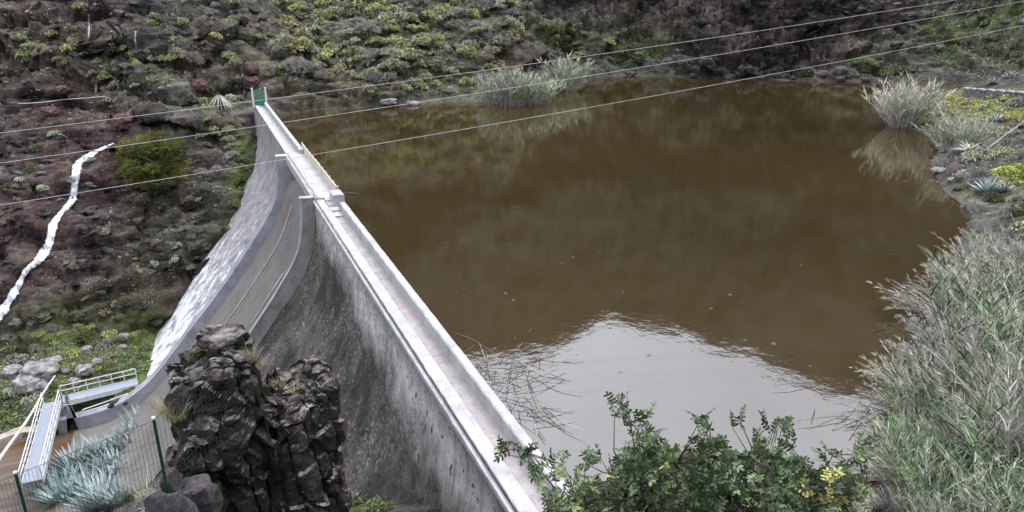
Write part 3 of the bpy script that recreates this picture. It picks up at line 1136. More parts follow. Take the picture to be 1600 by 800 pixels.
def ribbon(path, name, label, off=.14, n=170, across=9, cat='waterfall', mat=None):
    path = np.array(path, float)
    sp = spline(path, n)
    V = np.zeros((n, across, 3))
    d = np.gradient(sp[:, :2], axis=0)
    d /= np.linalg.norm(d, axis=1, keepdims=True) + 1e-9
    for i in range(n):
        nrm2 = np.array([-d[i, 1], d[i, 0]])
        wob = (1 + .25 * float(vnoise(np.array([i * .16, 3.3, sp[0, 0]]))) + .18 * float(vnoise(np.array([i * .6, 7.3, sp[0, 0]])))) * (.9 + .2 * random.random())
        for j in range(across):
            u = (j / (across - 1) - .5) * sp[i, 2] * wob * 1.05
            q = sp[i, :2] + nrm2 * u
            p, nn = hit(*q)
            V[i, j] = p
    # ease depth so that the sheet falls clear of ledges
    dep = np.linalg.norm(V - CAM, axis=-1)
    dm = np.median(dep, axis=1)
    k = np.ones(5) / 5
    dm2 = np.convolve(np.pad(dm, 2, mode='edge'), k, 'valid')
    dd = np.minimum(dep, np.maximum(dm2[:, None], dm[:, None]) + .3)
    dd = dd - off - .12 * np.sin(np.linspace(0, np.pi, across))[None] - .05 * rng.random(dd.shape)
    V = CAM + (V - CAM) * (dd / dep)[..., None]
    m = MB()
    edge_ = 1 - np.abs(np.linspace(-1, 1, across)) ** 1.5
    m.grid(V, val=np.repeat(edge_[None], n, 0))
    o = m.build(name, mat or M_fall, None, True)
    return tag(o, label, cat, kind='structure')


ribbon([(178, 224, 2), (160, 232, 5), (140, 243, 10), (124, 254, 15), (117, 285, 13), (113, 312, 13), (96, 332, 9), (84, 350, 13), (76, 382, 15), (58, 408, 13), (42, 422, 10), (28, 447, 13), (12, 473, 14), (-10, 508, 14), (-40, 545, 14)],
       'waterfall', 'white stream of water tumbling down the red rock left of the dam')
ribbon([(139, 22, 2.5), (139, 45, 3), (138, 62, 2)], 'waterfall', 'thin upper trickle on the dark cliff at the top of the gorge', n=20, across=3, off=.1, mat=M_trickle)
ribbon([(212, 48, 2), (211, 60, 3), (213, 77, 2.5)], 'waterfall', 'short white trickle down the grey rock face', n=20, across=3, off=.1, mat=M_trickle)
ribbon([(145, 120, 3), (150, 132, 4), (150, 145, 3)], 'waterfall', 'thin trickle over the red ledge above the stream', n=20, across=3, off=.1, mat=M_trickle)

# ------------------------------------------------------------------ cables
M_cable = mat_simple('pale_cable', (.42, .41, .40), (.55, .54, .53), 3, .5, .05)
for (x0, y0, x1, y1, lab) in ((0, 204, 1440, -1, 'topmost pale overhead cable crossing the gorge and reservoir'), (0, 251, 1568, 1, 'middle pale overhead cable crossing the gorge and reservoir'),
                              (0, 317, 1565, 40, 'lowest pale overhead cable crossing the gorge and reservoir')):
    s = (y1 - y0) / (x1 - x0)
    a = at_scale(-180, y0 - 180 * s, 34)
    b = at_scale(1780, y0 + 1780 * s, 58)
    t = np.linspace(0, 1, 41)[:, None]
    pts = a + (b - a) * t
    pts[:, 2] -= .55 * (4 * t * (1 - t))[:, 0]
    m = MB()
    m.tube(pts, .012, 6)
    tag(m.build('overhead_cable', M_cable), lab, 'cable', 'overhead cables')

# ------------------------------------------------------------------ rocks
T = NT('layered_basalt')
v = T.pos()
vw = T.n('ShaderNodeVectorMath', operation='ADD', ins={0: v, 1: T.n('ShaderNodeTexNoise', ins={'Vector': v, 'Scale': .8, 'Detail': 3}).outputs['Color']}).outputs[0]
ly = T.noise(T.scale(vw, (1.2, 1.2, 5)), 1.2, 6, .7)
col_ = T.noise(T.scale(v, (4.2, 4.2, .7)), 1.1, 6, .7)
c = T.mix(T.mapr(T.noise(v, 1.2, 6, .7), .36, .62), (.012, .0105, .0095), (.062, .054, .048))
c = T.mix(T.mapr(ly, .55, .70, 0, .6), c, (.115, .10, .092))
c = T.mix(T.mapr(col_, .50, .66, 0, .75), c, (.022, .019, .02))
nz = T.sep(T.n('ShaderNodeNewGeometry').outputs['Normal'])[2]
c = T.mix(T.math('MULTIPLY', T.mapr(nz, .45, .9), T.mapr(T.noise(v, 2.2, 6, .75), .42, .62)), c, (.24, .22, .20))  # lit rock tops put into the colour: upward faces patchily paler
c = T.mix(T.mapr(T.noise(v, 5.5, 5, .8), .62, .72, 0, .7), c, (.26, .245, .22))
c = T.mix(T.mapr(T.noise(v, 1.7, 5, .7), .62, .72, 0, .5), c, (.16, .13, .06))
h = T.math('ADD', T.noise(v, 7, 6, .75), T.math('ADD', ly, col_))
M_basalt = T.done(c, 1.0, T.bump(h, .8, .06), .06)


def rock_column(m, cx, cy_, z0, z1, rx, ry, seed, nt=190, nz=190, lean=(0, 0), top=.5, sq=2.6):
    th = np.linspace(0, 2 * np.pi, nt, endpoint=False)
    zz = np.linspace(0, 1, nz) ** .9
    TH, ZZ = np.meshgrid(th, zz, indexing='ij')
    ct, st = np.cos(TH), np.sin(TH)
    rr = 1 / (np.abs(ct) ** sq + np.abs(st) ** sq) ** (1 / sq)
    Z = z0 + (z1 - z0) * np.minimum(ZZ / .9, 1)
    tp = np.where(ZZ > .9, np.sqrt(np.clip(1 - ((ZZ - .9) / .1) ** 1.6, 0, 1)), 1.0)
    wide = 1.28 - .25 * smooth(0, .5, ZZ) - .26 * smooth(.45, .92, ZZ)
    X = cx + rr * rx * ct * tp * wide + lean[0] * ZZ
    Y = cy_ + rr * ry * st * tp * wide + lean[1] * ZZ
    Pq = np.stack([X, Y, Z + .3 * (1 - tp) * top], -1)
    q = Pq + seed * 3.7
    q = q + .25 * np.stack([fbm(q * .9, 3), fbm(q * .9 + 5, 3), fbm(q * .9 + 11, 3)], -1)
    v1, a1, a2 = cells(q / np.array([1.15, 1.15, 1.9]))
    v2, b1, b2 = cells(q / np.array([.48, .48, .8]) + 30)
    v3, e1, e2 = cells(q / np.array([.2, .2, .3]) + 60)
    d = .42 * (v1 - .5) - .20 * smooth(.16, 0, a2 - a1) + .20 * (v2 - .5) - .06 * smooth(.2, 0, b2 - b1) + .05 * (v3 - .5)
    d = d + .22 * ridged(q / np.array([1.6, 1.6, 1.9]), 3, .5) + .06 * fbm(q / np.array([.3, .3, .08]), 3, .6)
    out = np.stack([ct, st, .5 * (1 - tp)], -1)
    Pq = Pq + out * (d * (.35 + .65 * tp))[..., None]
    Pq[..., 2] += .18 * (1 - tp) * fbm(q / .6, 3)
    V = np.concatenate([Pq, Pq[:1]], 0)
    m.grid(V)
    m.add(np.array([Pq[:, -1].mean(0)]), np.zeros((0, 3), int))
    k = m.n - 1
    base = m.n - 1 - V.shape[0] * V.shape[1]
    for i in range(nt):
        m.f.append([base + i * nz + nz - 1, base + (i + 1) * nz + nz - 1, k])
        m.mi.append(0)


oc = empty('rock_outcrop', (-.3, 17.2, 0), 'jagged dark basalt outcrop with a flat slab on top standing before the dam face', 'rock')
oinv = (.3, -17.2, 0)


def crag(cx, cy_, rx, ry, z0, top, nt=300, ns=190, nr=70, sq=2.8, amp=1.0, seed=0.0):
    """one massive jointed outcrop: vertical sides up to an uneven top given by top(x, y)"""
    th = np.linspace(0, 2 * np.pi, nt, endpoint=False)
    ct, st = np.cos(th), np.sin(th)
    rr = 1 / (np.abs(ct) ** sq + np.abs(st) ** sq) ** (1 / sq)
    rr = rr * (1 + .10 * fbm(np.stack([ct * 1.5 + seed, st * 1.5, ct * 0], -1), 3))
    ex, ey = cx + rr * rx * ct, cy_ + rr * ry * st
    zt = top(ex, ey)
    rows = []
    for k in range(ns):
        u = k / (ns - 1)
        flare = 1 + .22 * (1 - u) ** 1.5
        rows.append(np.stack([cx + (ex - cx) * flare, cy_ + (ey - cy_) * flare, z0 + (zt - z0) * u], -1))
    for k in range(1, nr):
        f = 1 - k / (nr - 1) * .995
        x, y = cx + (ex - cx) * f, cy_ + (ey - cy_) * f
        rows.append(np.stack([x, y, top(x, y)], -1))
    V = np.stack(rows, 1)
    V = np.concatenate([V, V[:1]], 0)
    a_ = np.gradient(V, axis=0)
    b_ = np.gradient(V, axis=1)
    n_ = np.cross(a_, b_)
    n_[0] = n_[-1] = n_[0] + n_[-1]
    n_ /= np.linalg.norm(n_, axis=-1, keepdims=True) + 1e-9
    q = V + seed
    q = q + .22 * np.stack([fbm(q * 1.1, 3), fbm(q * 1.1 + 5, 3), fbm(q * 1.1 + 11, 3)], -1)
    v1, a1, a2 = cells(q / np.array([.75, .75, 2.6]), .9)
    v2, b1, b2 = cells(q / np.array([.85, .85, .62]) + 30)
    v3, e1, e2 = cells(q / np.array([.24, .24, .42]) + 60)
    v4, h1, h2 = cells(q / np.array([.11, .11, .13]) + 90)
    d = .42 * (v1 - .5) - .16 * smooth(.10, 0, a2 - a1) + .22 * (v2 - .5) + .06 * (v3 - .5) - .025 * smooth(.12, 0, e2 - e1) + .015 * (v4 - .5)
    d = d + .14 * fbm(q / 1.3, 3)
    V = V + n_ * (d * amp)[..., None]
    m = MB()
    m.grid(V)
    return m


def top_main(x, y):
    tall = smooth(.62, .30, x + .25 * fbm(np.stack([y * 1.5, x * 0, x * 0], -1), 2))
    z = 3.5 + 1.6 * tall - .55 * smooth(-.5, -1.3, x) - .35 * smooth(17.0, 16.2, y) + .35 * smooth(1.1, 1.7, x) * smooth(2.4, 1.9, x)
    z = z - .5 * smooth(.16, 0, np.abs(x - .62 - .1 * np.sin(y * 5)))
    return z + .14 * fbm(np.stack([x * 2.2, y * 2.2, x * 0 + 4], -1), 3)


o = crag(.34, 17.5, 1.98, 1.2, -5.5, top_main).build('rock_mass', M_basalt, oc)
o.location = oinv


def top_side(x, y):
    return 2.9 + .7 * smooth(-1.75, -1.15, x) + .12 * fbm(np.stack([x * 2.4, y * 2.4, x * 0 + 9], -1), 3)


o = crag(-1.28, 16.5, .62, .75, -4.0, top_side, 160, 120, 40, seed=8.0, amp=.8).build('rock_buttress', M_basalt, oc)
o.location = oinv


def rock_mesh(seed, n=24, flat=.7, rough=.3, mat=None, name='boulder', strat=0.0):
    th = np.linspace(0, 2 * np.pi, 2 * n, endpoint=False)
    ph = np.linspace(.02, np.pi - .02, n)
    TH, PH = np.meshgrid(th, ph, indexing='ij')
    d = np.stack([np.sin(PH) * np.cos(TH), np.sin(PH) * np.sin(TH), np.cos(PH)], -1)
    sq = 1 / (np.abs(d) ** 3.2).sum(-1) ** (1 / 3.2)
    q = d * 1.3 + seed * 5.1
    r = sq * (1 + rough * ridged(q, 3, .5) * .6 + rough * .5 * fbm(q * 2.7, 3))
    V = d * r[..., None]
    if strat:
        sw = V[..., 2] / .28 + .4 * fbm(q, 2)
        sw = sw - np.floor(sw)
        V[..., :2] *= (1 + strat * (sw - .5))[..., None]
    V[..., 2] *= flat
    V = np.concatenate([V, V[:1]], 0)
    m = MB()
    m.grid(V, flip=True)
    return m.mesh(name, mat, True)


slab = bpy.data.objects.new('capstone', rock_mesh(3, 40, .34, .22, M_basalt, 'capstone', .16))
COL.objects.link(slab)
slab.parent = oc
slab.location = (.30 - .22, 17.25 - 17.2, 5.28)
slab.scale = (.47, .42, .46)
slab.rotation_euler = (.1, -.14, .5)

M_boul = mat_simple('pale_grey_boulder', (.10, .092, .092), (.36, .345, .33), 1.6, .9, .8, .08)
M_red = mat_simple('red_brown_boulder', (.05, .028, .026), (.12, .068, .06), 1.2, .9, .8, .1)
M_dark = mat_simple('dark_basalt_stone', (.03, .027, .03), (.10, .09, .09), 2.2, .9, .8, .08)
boul = [rock_mesh(10 + i, 26, .72, .5, M_boul, 'boulder', .05) for i in range(4)]
boul_d = [rock_mesh(20 + i, 20, .7, .35, M_dark, 'boulder') for i in range(3)]
def shard_mesh(seed, mat, n=18):
    th = np.linspace(0, 2 * np.pi, 2 * n, endpoint=False)
    ph = np.linspace(.02, np.pi - .02, n)
    TH, PH = np.meshgrid(th, ph, indexing='ij')
    d = np.stack([np.sin(PH) * np.cos(TH), np.sin(PH) * np.sin(TH), np.cos(PH)], -1)
    # cut a ball by random planes: an angular block
    r = np.full(d.shape[:2], 1.35)
    for _ in range(11):
        nn = rng.normal(size=3)
        nn /= np.linalg.norm(nn)
        dn = (d * nn).sum(-1)
        r = np.where(dn > .05, np.minimum(r, rng.uniform(.55, .95) / np.maximum(dn, .05)), r)
    V = d * (r * (1 + .10 * fbm(d * 3 + seed, 3)))[..., None]
    V = np.concatenate([V, V[:1]], 0)
    m = MB()
    m.grid(V, flip=True)
    return m.mesh('rock', mat)


boul_t = [shard_mesh(50 + i, terrain_mat) for i in range(5)]
boul_b = [shard_mesh(70 + i, M_dark) for i in range(4)]
boul_r = [rock_mesh(30 + i, 26, .8, .5, M_red, 'boulder', .12) for i in range(3)]


def px2m(p, px):
    """metres spanned by px photograph pixels at point p"""
    d = p - CAM
    depth = d[0] * sy * cp + d[1] * cy * cp - d[2] * sp_
    return px * depth / F_PX


for i, (x, y, w, k, lab, grp) in enumerate([
        (132, 573, 24, 0, 'palest boulder in the grass above the footbridge railing', 0), (118, 592, 18, 1, 'small pale boulder just above the footbridge railing', 0),
        (135, 543, 16, 2, 'grey boulder beside the yellow-green bushes below the brown slope', 0), (104, 576, 14, 3, 'flat tan boulder left of the palest boulder', 0),
        (152, 562, 14, 1, 'rounded grey boulder to the right of the palest boulder', 0), (193, 523, 14, 3, 'upright grey stone at the foot of the brown slope', 0),
        (68, 570, 50, 2, 'largest grey boulder on the bank above the footbridge', 0), (45, 590, 40, 0, 'broad grey boulder with shaded front on the bank', 0),
        (62, 598, 32, 3, 'dark-sided boulder nearest the diagonal pole', 0), (88, 560, 18, 1, 'mid grey boulder in a row behind the largest', 0), (192, 540, 12, 2, 'low grey stone under the upright stone', 0),
        (20, 575, 26, 1, 'grey boulder at the left edge of the bank', 0)]):
    p, n = hit(x, y + w * .3)
    s = px2m(p, w) * .42
    inst('boulder', boul[k], p + np.array([0, 0, s * .25]), random.random() * 6, s, label=lab, cat='boulder', group='boulders on the channel bank')
for (x, y, w, k, lab) in [(391, 127, 20, 0, 'round red-brown boulder beside the crest gate'), (312, 132, 20, 1, 'round dark red boulder above the yucca'), (395, 108, 14, 2, 'upper red-brown boulder above the crest gate'),
                          (192, 188, 26, 1, 'broad red boulder above the head of the stream'), (80, 174, 20, 0, 'long red boulder by the path on the left')]:
    p, n = hit(x, y + w * .3)
    s = px2m(p, w) * .52
    inst('boulder', boul_r[k], p + np.array([0, 0, s * .3]), random.random() * 6, s, label=lab, cat='boulder')
for (x, y, w, k, lab) in [(1475, 232, 18, 2, 'rounded purple-grey stone at the edge of the promontory'), (605, 160, 18, 0, 'pale stone at the waterline right of the red bank'), (645, 163, 14, 1, 'flat pale stone at the waterline among grass'),
                          (1468, 268, 16, 3, 'grey stone at the water below the dead agave'), (1490, 282, 13, 0, 'small grey stone on the muddy bank')]:
    p, n = hit(x, y)
    s = px2m(p, w) * .5
    inst('boulder', boul[k], p + np.array([0, 0, s * .2]), random.random() * 6, (s * 1.3, s, s * .7), label=lab, cat='stone')
ring = [(1312, 123), (1352, 124), (1238, 121), (1190, 122), (1140, 120), (1085, 117), (985, 115)]
for i, (x, y) in enumerate(ring):
    p, n = hit(x, y)
    s = px2m(p, 6 + 10 * random.random()) * .5
    inst('boulder', boul_d[i % 3], p, random.random() * 6, (s * 1.4, s * 1.2, s), label='dark stone at the foot of the far cliff by the waterline', cat='stone', group='stones at the foot of the far cliff')
for i, (x, y, w) in enumerate([(80, 716, 22), (100, 706, 18), (122, 700, 22), (140, 694, 18), (160, 690, 14), (60, 728, 20), (10, 778, 26)]):
    p, n = hit(x, y + 8)
    s = px2m(p, w) * .52
    inst('boulder', boul_d[i % 3], p + np.array([0, 0, s * .2]), random.random() * 6, s, label='dark stone on the rim of the fenced agave shelf', cat='stone', group='dark stones along the agave shelf')

# ------------------------------------------------------------------ wire fence
M_post = mat_simple('dark_green_fence_paint', (.008, .03, .02), (.014, .05, .034), 6, .4)
M_wire = mat_simple('dark_green_wire', (.02, .045, .035), (.04, .075, .06), 6, .5)
M_cap = mat_simple('pale_plastic_cap', (.55, .56, .55), (.65, .66, .65), 6, .5)
T2 = at_scale(240, 655, 14.5)
T1 = at_scale(24, 740, 15.0)
T3 = T2 + (T2 - T1) * .32 + np.array([.25, .5, .5])
T0 = T1 + (T1 - T2) * .9
fence = empty('wire_fence', tuple(T2 - np.array([0, 0, 1.95])), 'dark green wire mesh fence with slim posts in front of the agaves', 'fence')
fo = np.array(fence.location)
for tpt in (T2, T1, T0):
    m = MB()
    a = tpt - fo
    m.tube([a - np.array([0, 0, 2.1]), a], .032, 8)
    p_ = m.build('post', M_post, fence)
    m = MB()
    m.tube([a + np.array([0, 0, .002]), a + np.array([0, 0, .05])], .036, 8)
    m.build('post_cap', M_cap, p_)
    m = MB()
    m.tube([a - np.array([0, 0, .30]), a - np.array([0, 0, .26])], .038, 8)
    m.tube([a - np.array([0, 0, 1.5]), a - np.array([0, 0, 1.46])], .038, 8)
    m.build('post_clip', M_wire, p_)
for a, b, nv in ((T0, T1, 30), (T1, T2, 34), (T2, T3, 14)):
    m = MB()
    for k in range(nv + 1):
        q = a + (b - a) * k / nv - fo
        m.tube([q - np.array([0, 0, 1.85]), q - np.array([0, 0, .03])], .0032, 4, cap=False)
    for z in (.03, .5, .98, 1.45, 1.85):
        m.tube([a - fo - np.array([0, 0, z]), b - fo - np.array([0, 0, z])], .0035 if z > .1 else .006, 4, cap=False)
    m.build('mesh_panel', M_wire, fence)

# diagonal pale pole (a bare dried stalk) leaning near the footbridge
M_stalk = mat_simple('bleached_stalk', (.42, .39, .35), (.60, .57, .53), 4, .85, .5, .02)
a = at_scale(-22, 752, 24)
b = at_scale(86, 588, 31)
m = MB()
t = np.linspace(0, 1, 16)[:, None]
pts = a + (b - a) * t + .05 * np.sin(t * 9) * np.array([0, 0, 1])
m.tube(pts, np.linspace(.062, .03, 16), 8)
base_g = a.copy()
po = m.build('leaning_pole', M_stalk)
tag(po, 'bleached crooked pole slanting up beside the footbridge', 'pole')
m = MB()
c1 = pts[9]
m.tube([c1, c1 + np.array([.5, .5, -.1]), c1 + np.array([1.2, 1.1, -.5])], .018, 5)
m.tube([pts[7], pts[7] + np.array([-.45, .1, -.15])], .03, 5)
m.build('twig', M_stalk, po)
# the pole leans on the slope behind: extend its foot to the ground
g = ground(a[0], a[1])

# pale water pipe along the hillside path
ppath = []
for q in [(-30, 166), (0, 165), (40, 164), (70, 162), (100, 158), (130, 156), (165, 153)]:
    p, n = hit(*q)
    ppath.append(p - ray(*q) * .5 + np.array([0, 0, .2]))
m = MB()
m.tube(spline(ppath, 24), .05, 6)
tag(m.build('water_pipe', M_cable), 'thin pale water pipe along the path above the red slope', 'pipe')
p, n = hit(382, 146)
m = MB()
m.tube([p, p + np.array([0, 0, 2.6])], .06, 6)
tag(m.build('marker_pole', M_galv), 'thin white pole left of the crest gate', 'pole')

# ------------------------------------------------------------------ plants
L_spurge = mat_leaf('spurge_leaves', (.15, .16, .07), (.34, .345, .165), (.55, .555, .32), .6)
L_pale = mat_leaf('pale_shrub_leaves', (.17, .18, .13), (.34, .355, .26), (.54, .555, .43), .7)
L_dark = mat_leaf('dark_scrub_leaves', (.035, .042, .02), (.08, .09, .035), (.15, .16, .065), .7)
L_green = mat_leaf('bright_green_leaves', (.055, .08, .028), (.13, .17, .06), (.27, .31, .13), .6)
L_yell = mat_leaf('yellow_green_leaves', (.15, .15, .045), (.33, .33, .10), (.54, .53, .17), .6)
L_grey = mat_leaf('dry_twigs', (.13, .115, .105), (.24, .22, .20), (.36, .34, .31), .8)
L_agave = mat_leaf('blue_green_agave', (.16, .23, .215), (.28, .36, .345), (.46, .53, .51), .5)
L_reed = mat_leaf('reed_leaves', (.035, .06, .025), (.15, .21, .105), (.39, .45, .28), .6)
L_reedp = mat_leaf('pale_reed_leaves', (.13, .165, .09), (.28, .335, .20), (.48, .53, .38), .6)
L_straw = mat_leaf('dry_straw', (.22, .205, .165), (.42, .40, .33), (.66, .64, .56), .7)
L_carob = mat_leaf('carob_leaves', (.017, .038, .016), (.052, .10, .033), (.19, .25, .08), .4, .45)
L_carob_y = mat_leaf('yellowing_leaves', (.20, .24, .02), (.34, .36, .03), (.46, .42, .05), .4, .4)
L_pine = mat_leaf('olive_needles', (.03, .035, .008), (.085, .087, .02), (.19, .18, .045), .7)
M_bark = mat_simple('grey_bark', (.07, .055, .045), (.15, .125, .105), 6, .9, .8, .02)


def sph(n, up=.1):
    d = rng.normal(size=(n, 3))
    d /= np.linalg.norm(d, axis=1, keepdims=True)
    d[:, 2] = np.abs(d[:, 2]) * (1 - up) + up
    return d / np.linalg.norm(d, axis=1, keepdims=True)


def dome_shrub(nm, mats, nros=55, leaf=.16, w=.07, per=8, flat=.72, stems=True):
    """rounded shrub of unit radius: rosettes of leaves on bare forking stems"""
    m = MB()
    d = sph(nros, .06)
    lump = 1 + .28 * fbm(d * 1.7 + rng.random() * 50, 2)
    C = d * (lump * (.80 + .2 * rng.random(nros)))[:, None]
    C[:, 2] *= flat
    base = np.repeat(C, per, 0)
    dirs = np.repeat(d, per, 0) * .8 + rng.normal(0, .65, (nros * per, 3))
    val = np.clip(np.repeat(rng.random(nros) * .6, per) + rng.random(nros * per) * .45, 0, 1)
    m.strips(base, dirs, leaf * (.7 + .6 * rng.random(nros * per)), w, .15, 2, 0, val, bulge=.7)
    C2 = C[rng.integers(nros, size=nros)] * (.35 + .45 * rng.random((nros, 1)))
    m.strips(np.repeat(C2, 3, 0), rng.normal(size=(nros * 3, 3)) + np.array([0, 0, .4]), leaf * 1.3, w, .2, 2, 0, rng.random(nros * 3) * .45, bulge=.7)
    if stems:
        k = min(nros, 22)
        for i in rng.choice(nros, k, replace=False):
            m.tube([(0, 0, -.1), C[i] * np.array([.45, .45, .55]), C[i]], [.03, .022, .012], 4, mat=1, cap=False)
    return m.mesh(nm, mats)


def grass_tuft(nm, mats, n=70, h=1.0, spread=.35, w=.035, bend=.25, segs=3, rad=.25):
    m = MB()
    a = rng.random(n) * 2 * np.pi
    r = rad * np.sqrt(rng.random(n))
    base = np.stack([r * np.cos(a), r * np.sin(a), np.zeros(n) - .05], 1)
    d = np.stack([np.cos(a) * spread * (.2 + rng.random(n)), np.sin(a) * spread * (.2 + rng.random(n)), np.ones(n)], 1)
    m.strips(base, d, h * (.55 + .6 * rng.random(n)), w, bend * rng.random(n), segs)
    return m.mesh(nm, mats)


SPURGE = [dome_shrub('spurge_shrub', [L_spurge, L_grey], 85, .22, .13, 9) for _ in range(5)]
PALES = [dome_shrub('pale_shrub', [L_pale, L_grey], 80, .22, .12, 9) for _ in range(4)]
DARKS = [dome_shrub('scrub', [L_dark, L_grey], 70, .24, .09, 8, .8) for _ in range(3)]
GREENS = [dome_shrub('green_shrub', [L_green, L_grey], 60, .24, .12, 8) for _ in range(3)]
YELLS = [dome_shrub('yellow_shrub', [L_yell, L_grey], 70, .16, .08, 7, .55) for _ in range(3)]
DRYS = [dome_shrub('dry_bush', [L_grey, L_grey], 80, .36, .035, 8, .9) for _ in range(3)]

KIND = {'spurge': (SPURGE, 'spurge_shrub', 'shrub'), 'pale': (PALES, 'pale_shrub', 'shrub'), 'dark': (DARKS, 'scrub_bush', 'bush'), 'green': (GREENS, 'leafy_bush', 'bush'),
        'yell': (YELLS, 'flowering_cushion', 'cushion plant'), 'dry': (DRYS, 'dry_bush', 'bush')}


def pin(pg, n):
    """n random photo-space points inside a polygon"""
    pg = np.array(pg, float)
    lo, hi = pg.min(0), pg.max(0)
    out = []
    while len(out) < n:
        q = lo + (hi - lo) * rng.random(2)
        ins = False
        for i in range(len(pg)):
            (x0, y0), (x1, y1) = pg[i], pg[(i + 1) % len(pg)]
            if (y0 > q[1]) != (y1 > q[1]) and q[0] < (x1 - x0) * (q[1] - y0) / (y1 - y0) + x0:
                ins = not ins
        if ins:
            out.append(q)
    return out


def scatter(pg, n, kind, size_px, label, group, flat=(.8, 1.1)):
    meshes, name, cat = KIND[kind]
    for q in pin(pg, n):
        p, nn = hit(*q)
        if p is None or nn is None:
            continue
        s = px2m(p, size_px[0] + (size_px[1] - size_px[0]) * rng.random() ** 1.5) * .5
        inst(name, meshes[rng.integers(len(meshes))], p - nn * s * .12, rng.random() * 6.28, (s, s * (.85 + .3 * rng.random()), s * (flat[0] + (flat[1] - flat[0]) * rng.random())),
             (nn[1] * -.35, nn[0] * .35), label=label, cat=cat, group=group)


SLOPE = [(425, 0), (830, 0), (830, 60), (790, 80), (760, 140), (690, 152), (620, 145), (560, 140), (430, 128), (425, 60)]
scatter(SLOPE, 170, 'spurge', (10, 36), 'rounded yellow-green spurge shrub on the bushy slope behind the dam end', 'spurge shrubs on the slope behind the dam')
scatter(SLOPE, 80, 'pale', (13, 28), 'pale grey-green shrub on the bushy slope behind the dam end', 'pale shrubs on the slope behind the dam')
scatter([(600, 35), (680, 40), (690, 80), (620, 75)], 9, 'yell', (16, 28), 'yellow-green cushion plant in the bright patch of the upper slope', 'cushion plants on the upper slope')
scatter(SLOPE, 40, 'dark', (10, 20), 'dark scrub bush among the pale shrubs of the slope', 'scrub bushes on the slope')
scatter(SLOPE, 40, 'dry', (16, 30), 'leafless grey bush among the shrubs of the slope', 'dry bushes on the slope')
scatter([(20, 45), (120, 45), (125, 100), (40, 100)], 15, 'spurge', (14, 26), 'yellow-green shrub on the ledge below the dark top cliff', 'shrubs on the left ledge')
scatter([(20, 45), (120, 45), (125, 100), (40, 100)], 6, 'pale', (12, 20), 'pale shrub on the ledge below the dark top cliff', 'pale shrubs on the left ledge')
scatter([(140, 70), (300, 60), (300, 130), (280, 160), (150, 160)], 24, 'spurge', (12, 24), 'yellow-green shrub above the olive-green tree', 'shrubs above the tree')
scatter([(140, 70), (300, 60), (300, 130), (280, 160), (150, 160)], 16, 'pale', (10, 20), 'pale shrub above the olive-green tree', 'pale shrubs above the tree')
scatter([(230, 0), (420, 0), (420, 100), (300, 110), (240, 60)], 22, 'spurge', (10, 20), 'small yellow-green shrub on the steep rocks above the gate', 'shrubs above the gate')
scatter([(230, 0), (420, 0), (420, 100), (300, 110), (240, 60)], 20, 'dry', (12, 26), 'leafless grey bush on the steep rocks above the gate', 'dry bushes above the gate')
scatter([(310, 150), (390, 150), (385, 230), (310, 240)], 14, 'spurge', (12, 22), 'yellow-green shrub between the tree and the dam end', 'shrubs by the dam end')
scatter([(310, 150), (390, 150), (385, 230), (310, 240)], 8, 'pale', (12, 22), 'pale shrub between the tree and the dam end', 'pale shrubs by the dam end')
scatter([(200, 300), (330, 280), (340, 380), (280, 440), (180, 400)], 22, 'dark', (8, 18), 'low dark scrub on the brown slope under the tree', 'scrub on the brown slope')
scatter([(170, 320), (330, 280), (340, 380), (280, 440), (150, 450)], 20, 'pale', (6, 16), 'small pale shrub on the brown slope under the tree', 'pale shrubs on the brown slope')
scatter([(300, 250), (385, 230), (370, 330), (310, 420), (290, 340)], 16, 'dry', (10, 22), 'grey leafless bush on the rocks beside the dam face', 'dry bushes beside the dam face')
scatter([(372, 240), (396, 225), (392, 270), (365, 330), (350, 360), (362, 300)], 10, 'green', (10, 20), 'green bush against the lime-streaked dam face', 'green bushes against the dam face')
scatter([(840, 20), (920, 50), (1010, 75), (1045, 95), (900, 100), (850, 60)], 22, 'green', (12, 24), 'green bush on the ledge under the far cliff', 'green bushes on the far ledge')
scatter([(840, 20), (920, 50), (1010, 75), (1045, 95), (900, 100), (850, 60)], 10, 'spurge', (12, 22), 'yellow-green shrub on the ledge under the far cliff', 'shrubs on the far ledge')
scatter([(900, 95), (1100, 90), (1110, 112), (930, 112)], 18, 'dry', (12, 24), 'leafless grey bush at the foot of the far cliff', 'dry bushes at the far cliff')
scatter([(1330, 85), (1420, 85), (1420, 115), (1340, 115)], 10, 'green', (12, 24), 'green bush at the waterline under the dark cliff', 'green bushes under the dark cliff')
scatter([(1430, 20), (1600, 0), (1600, 110), (1470, 100)], 26, 'green', (10, 22), 'green bush on the grassy slope of the top right bank', 'green bushes on the top right bank')
scatter([(1430, 20), (1600, 0), (1600, 110), (1470, 100)], 14, 'dark', (12, 24), 'dark scrub on the grassy slope of the top right bank', 'scrub on the top right bank')
scatter([(1430, 150), (1500, 145), (1600, 150), (1600, 185), (1520, 195), (1440, 200)], 80, 'yell', (22, 46), 'low yellow-green cushion plant on the promontory', 'cushion plants on the promontory', (.5, .8))
scatter([(1480, 165), (1600, 160), (1600, 260), (1500, 280)], 16, 'pale', (16, 34), 'pale grey-green shrub on the promontory', 'pale shrubs on the promontory')
scatter([(1570, 268), (1600, 262), (1600, 300), (1575, 295)], 8, 'yell', (44, 64), 'bright yellow cushion plant beside the near blue agave', 'bright cushion plants by the agave', (.5, .8))
scatter([(1500, 210), (1600, 200), (1600, 260), (1510, 300), (1480, 250)], 16, 'dry', (14, 34), 'grey dry bush on the dark bank of the promontory', 'dry bushes on the promontory')
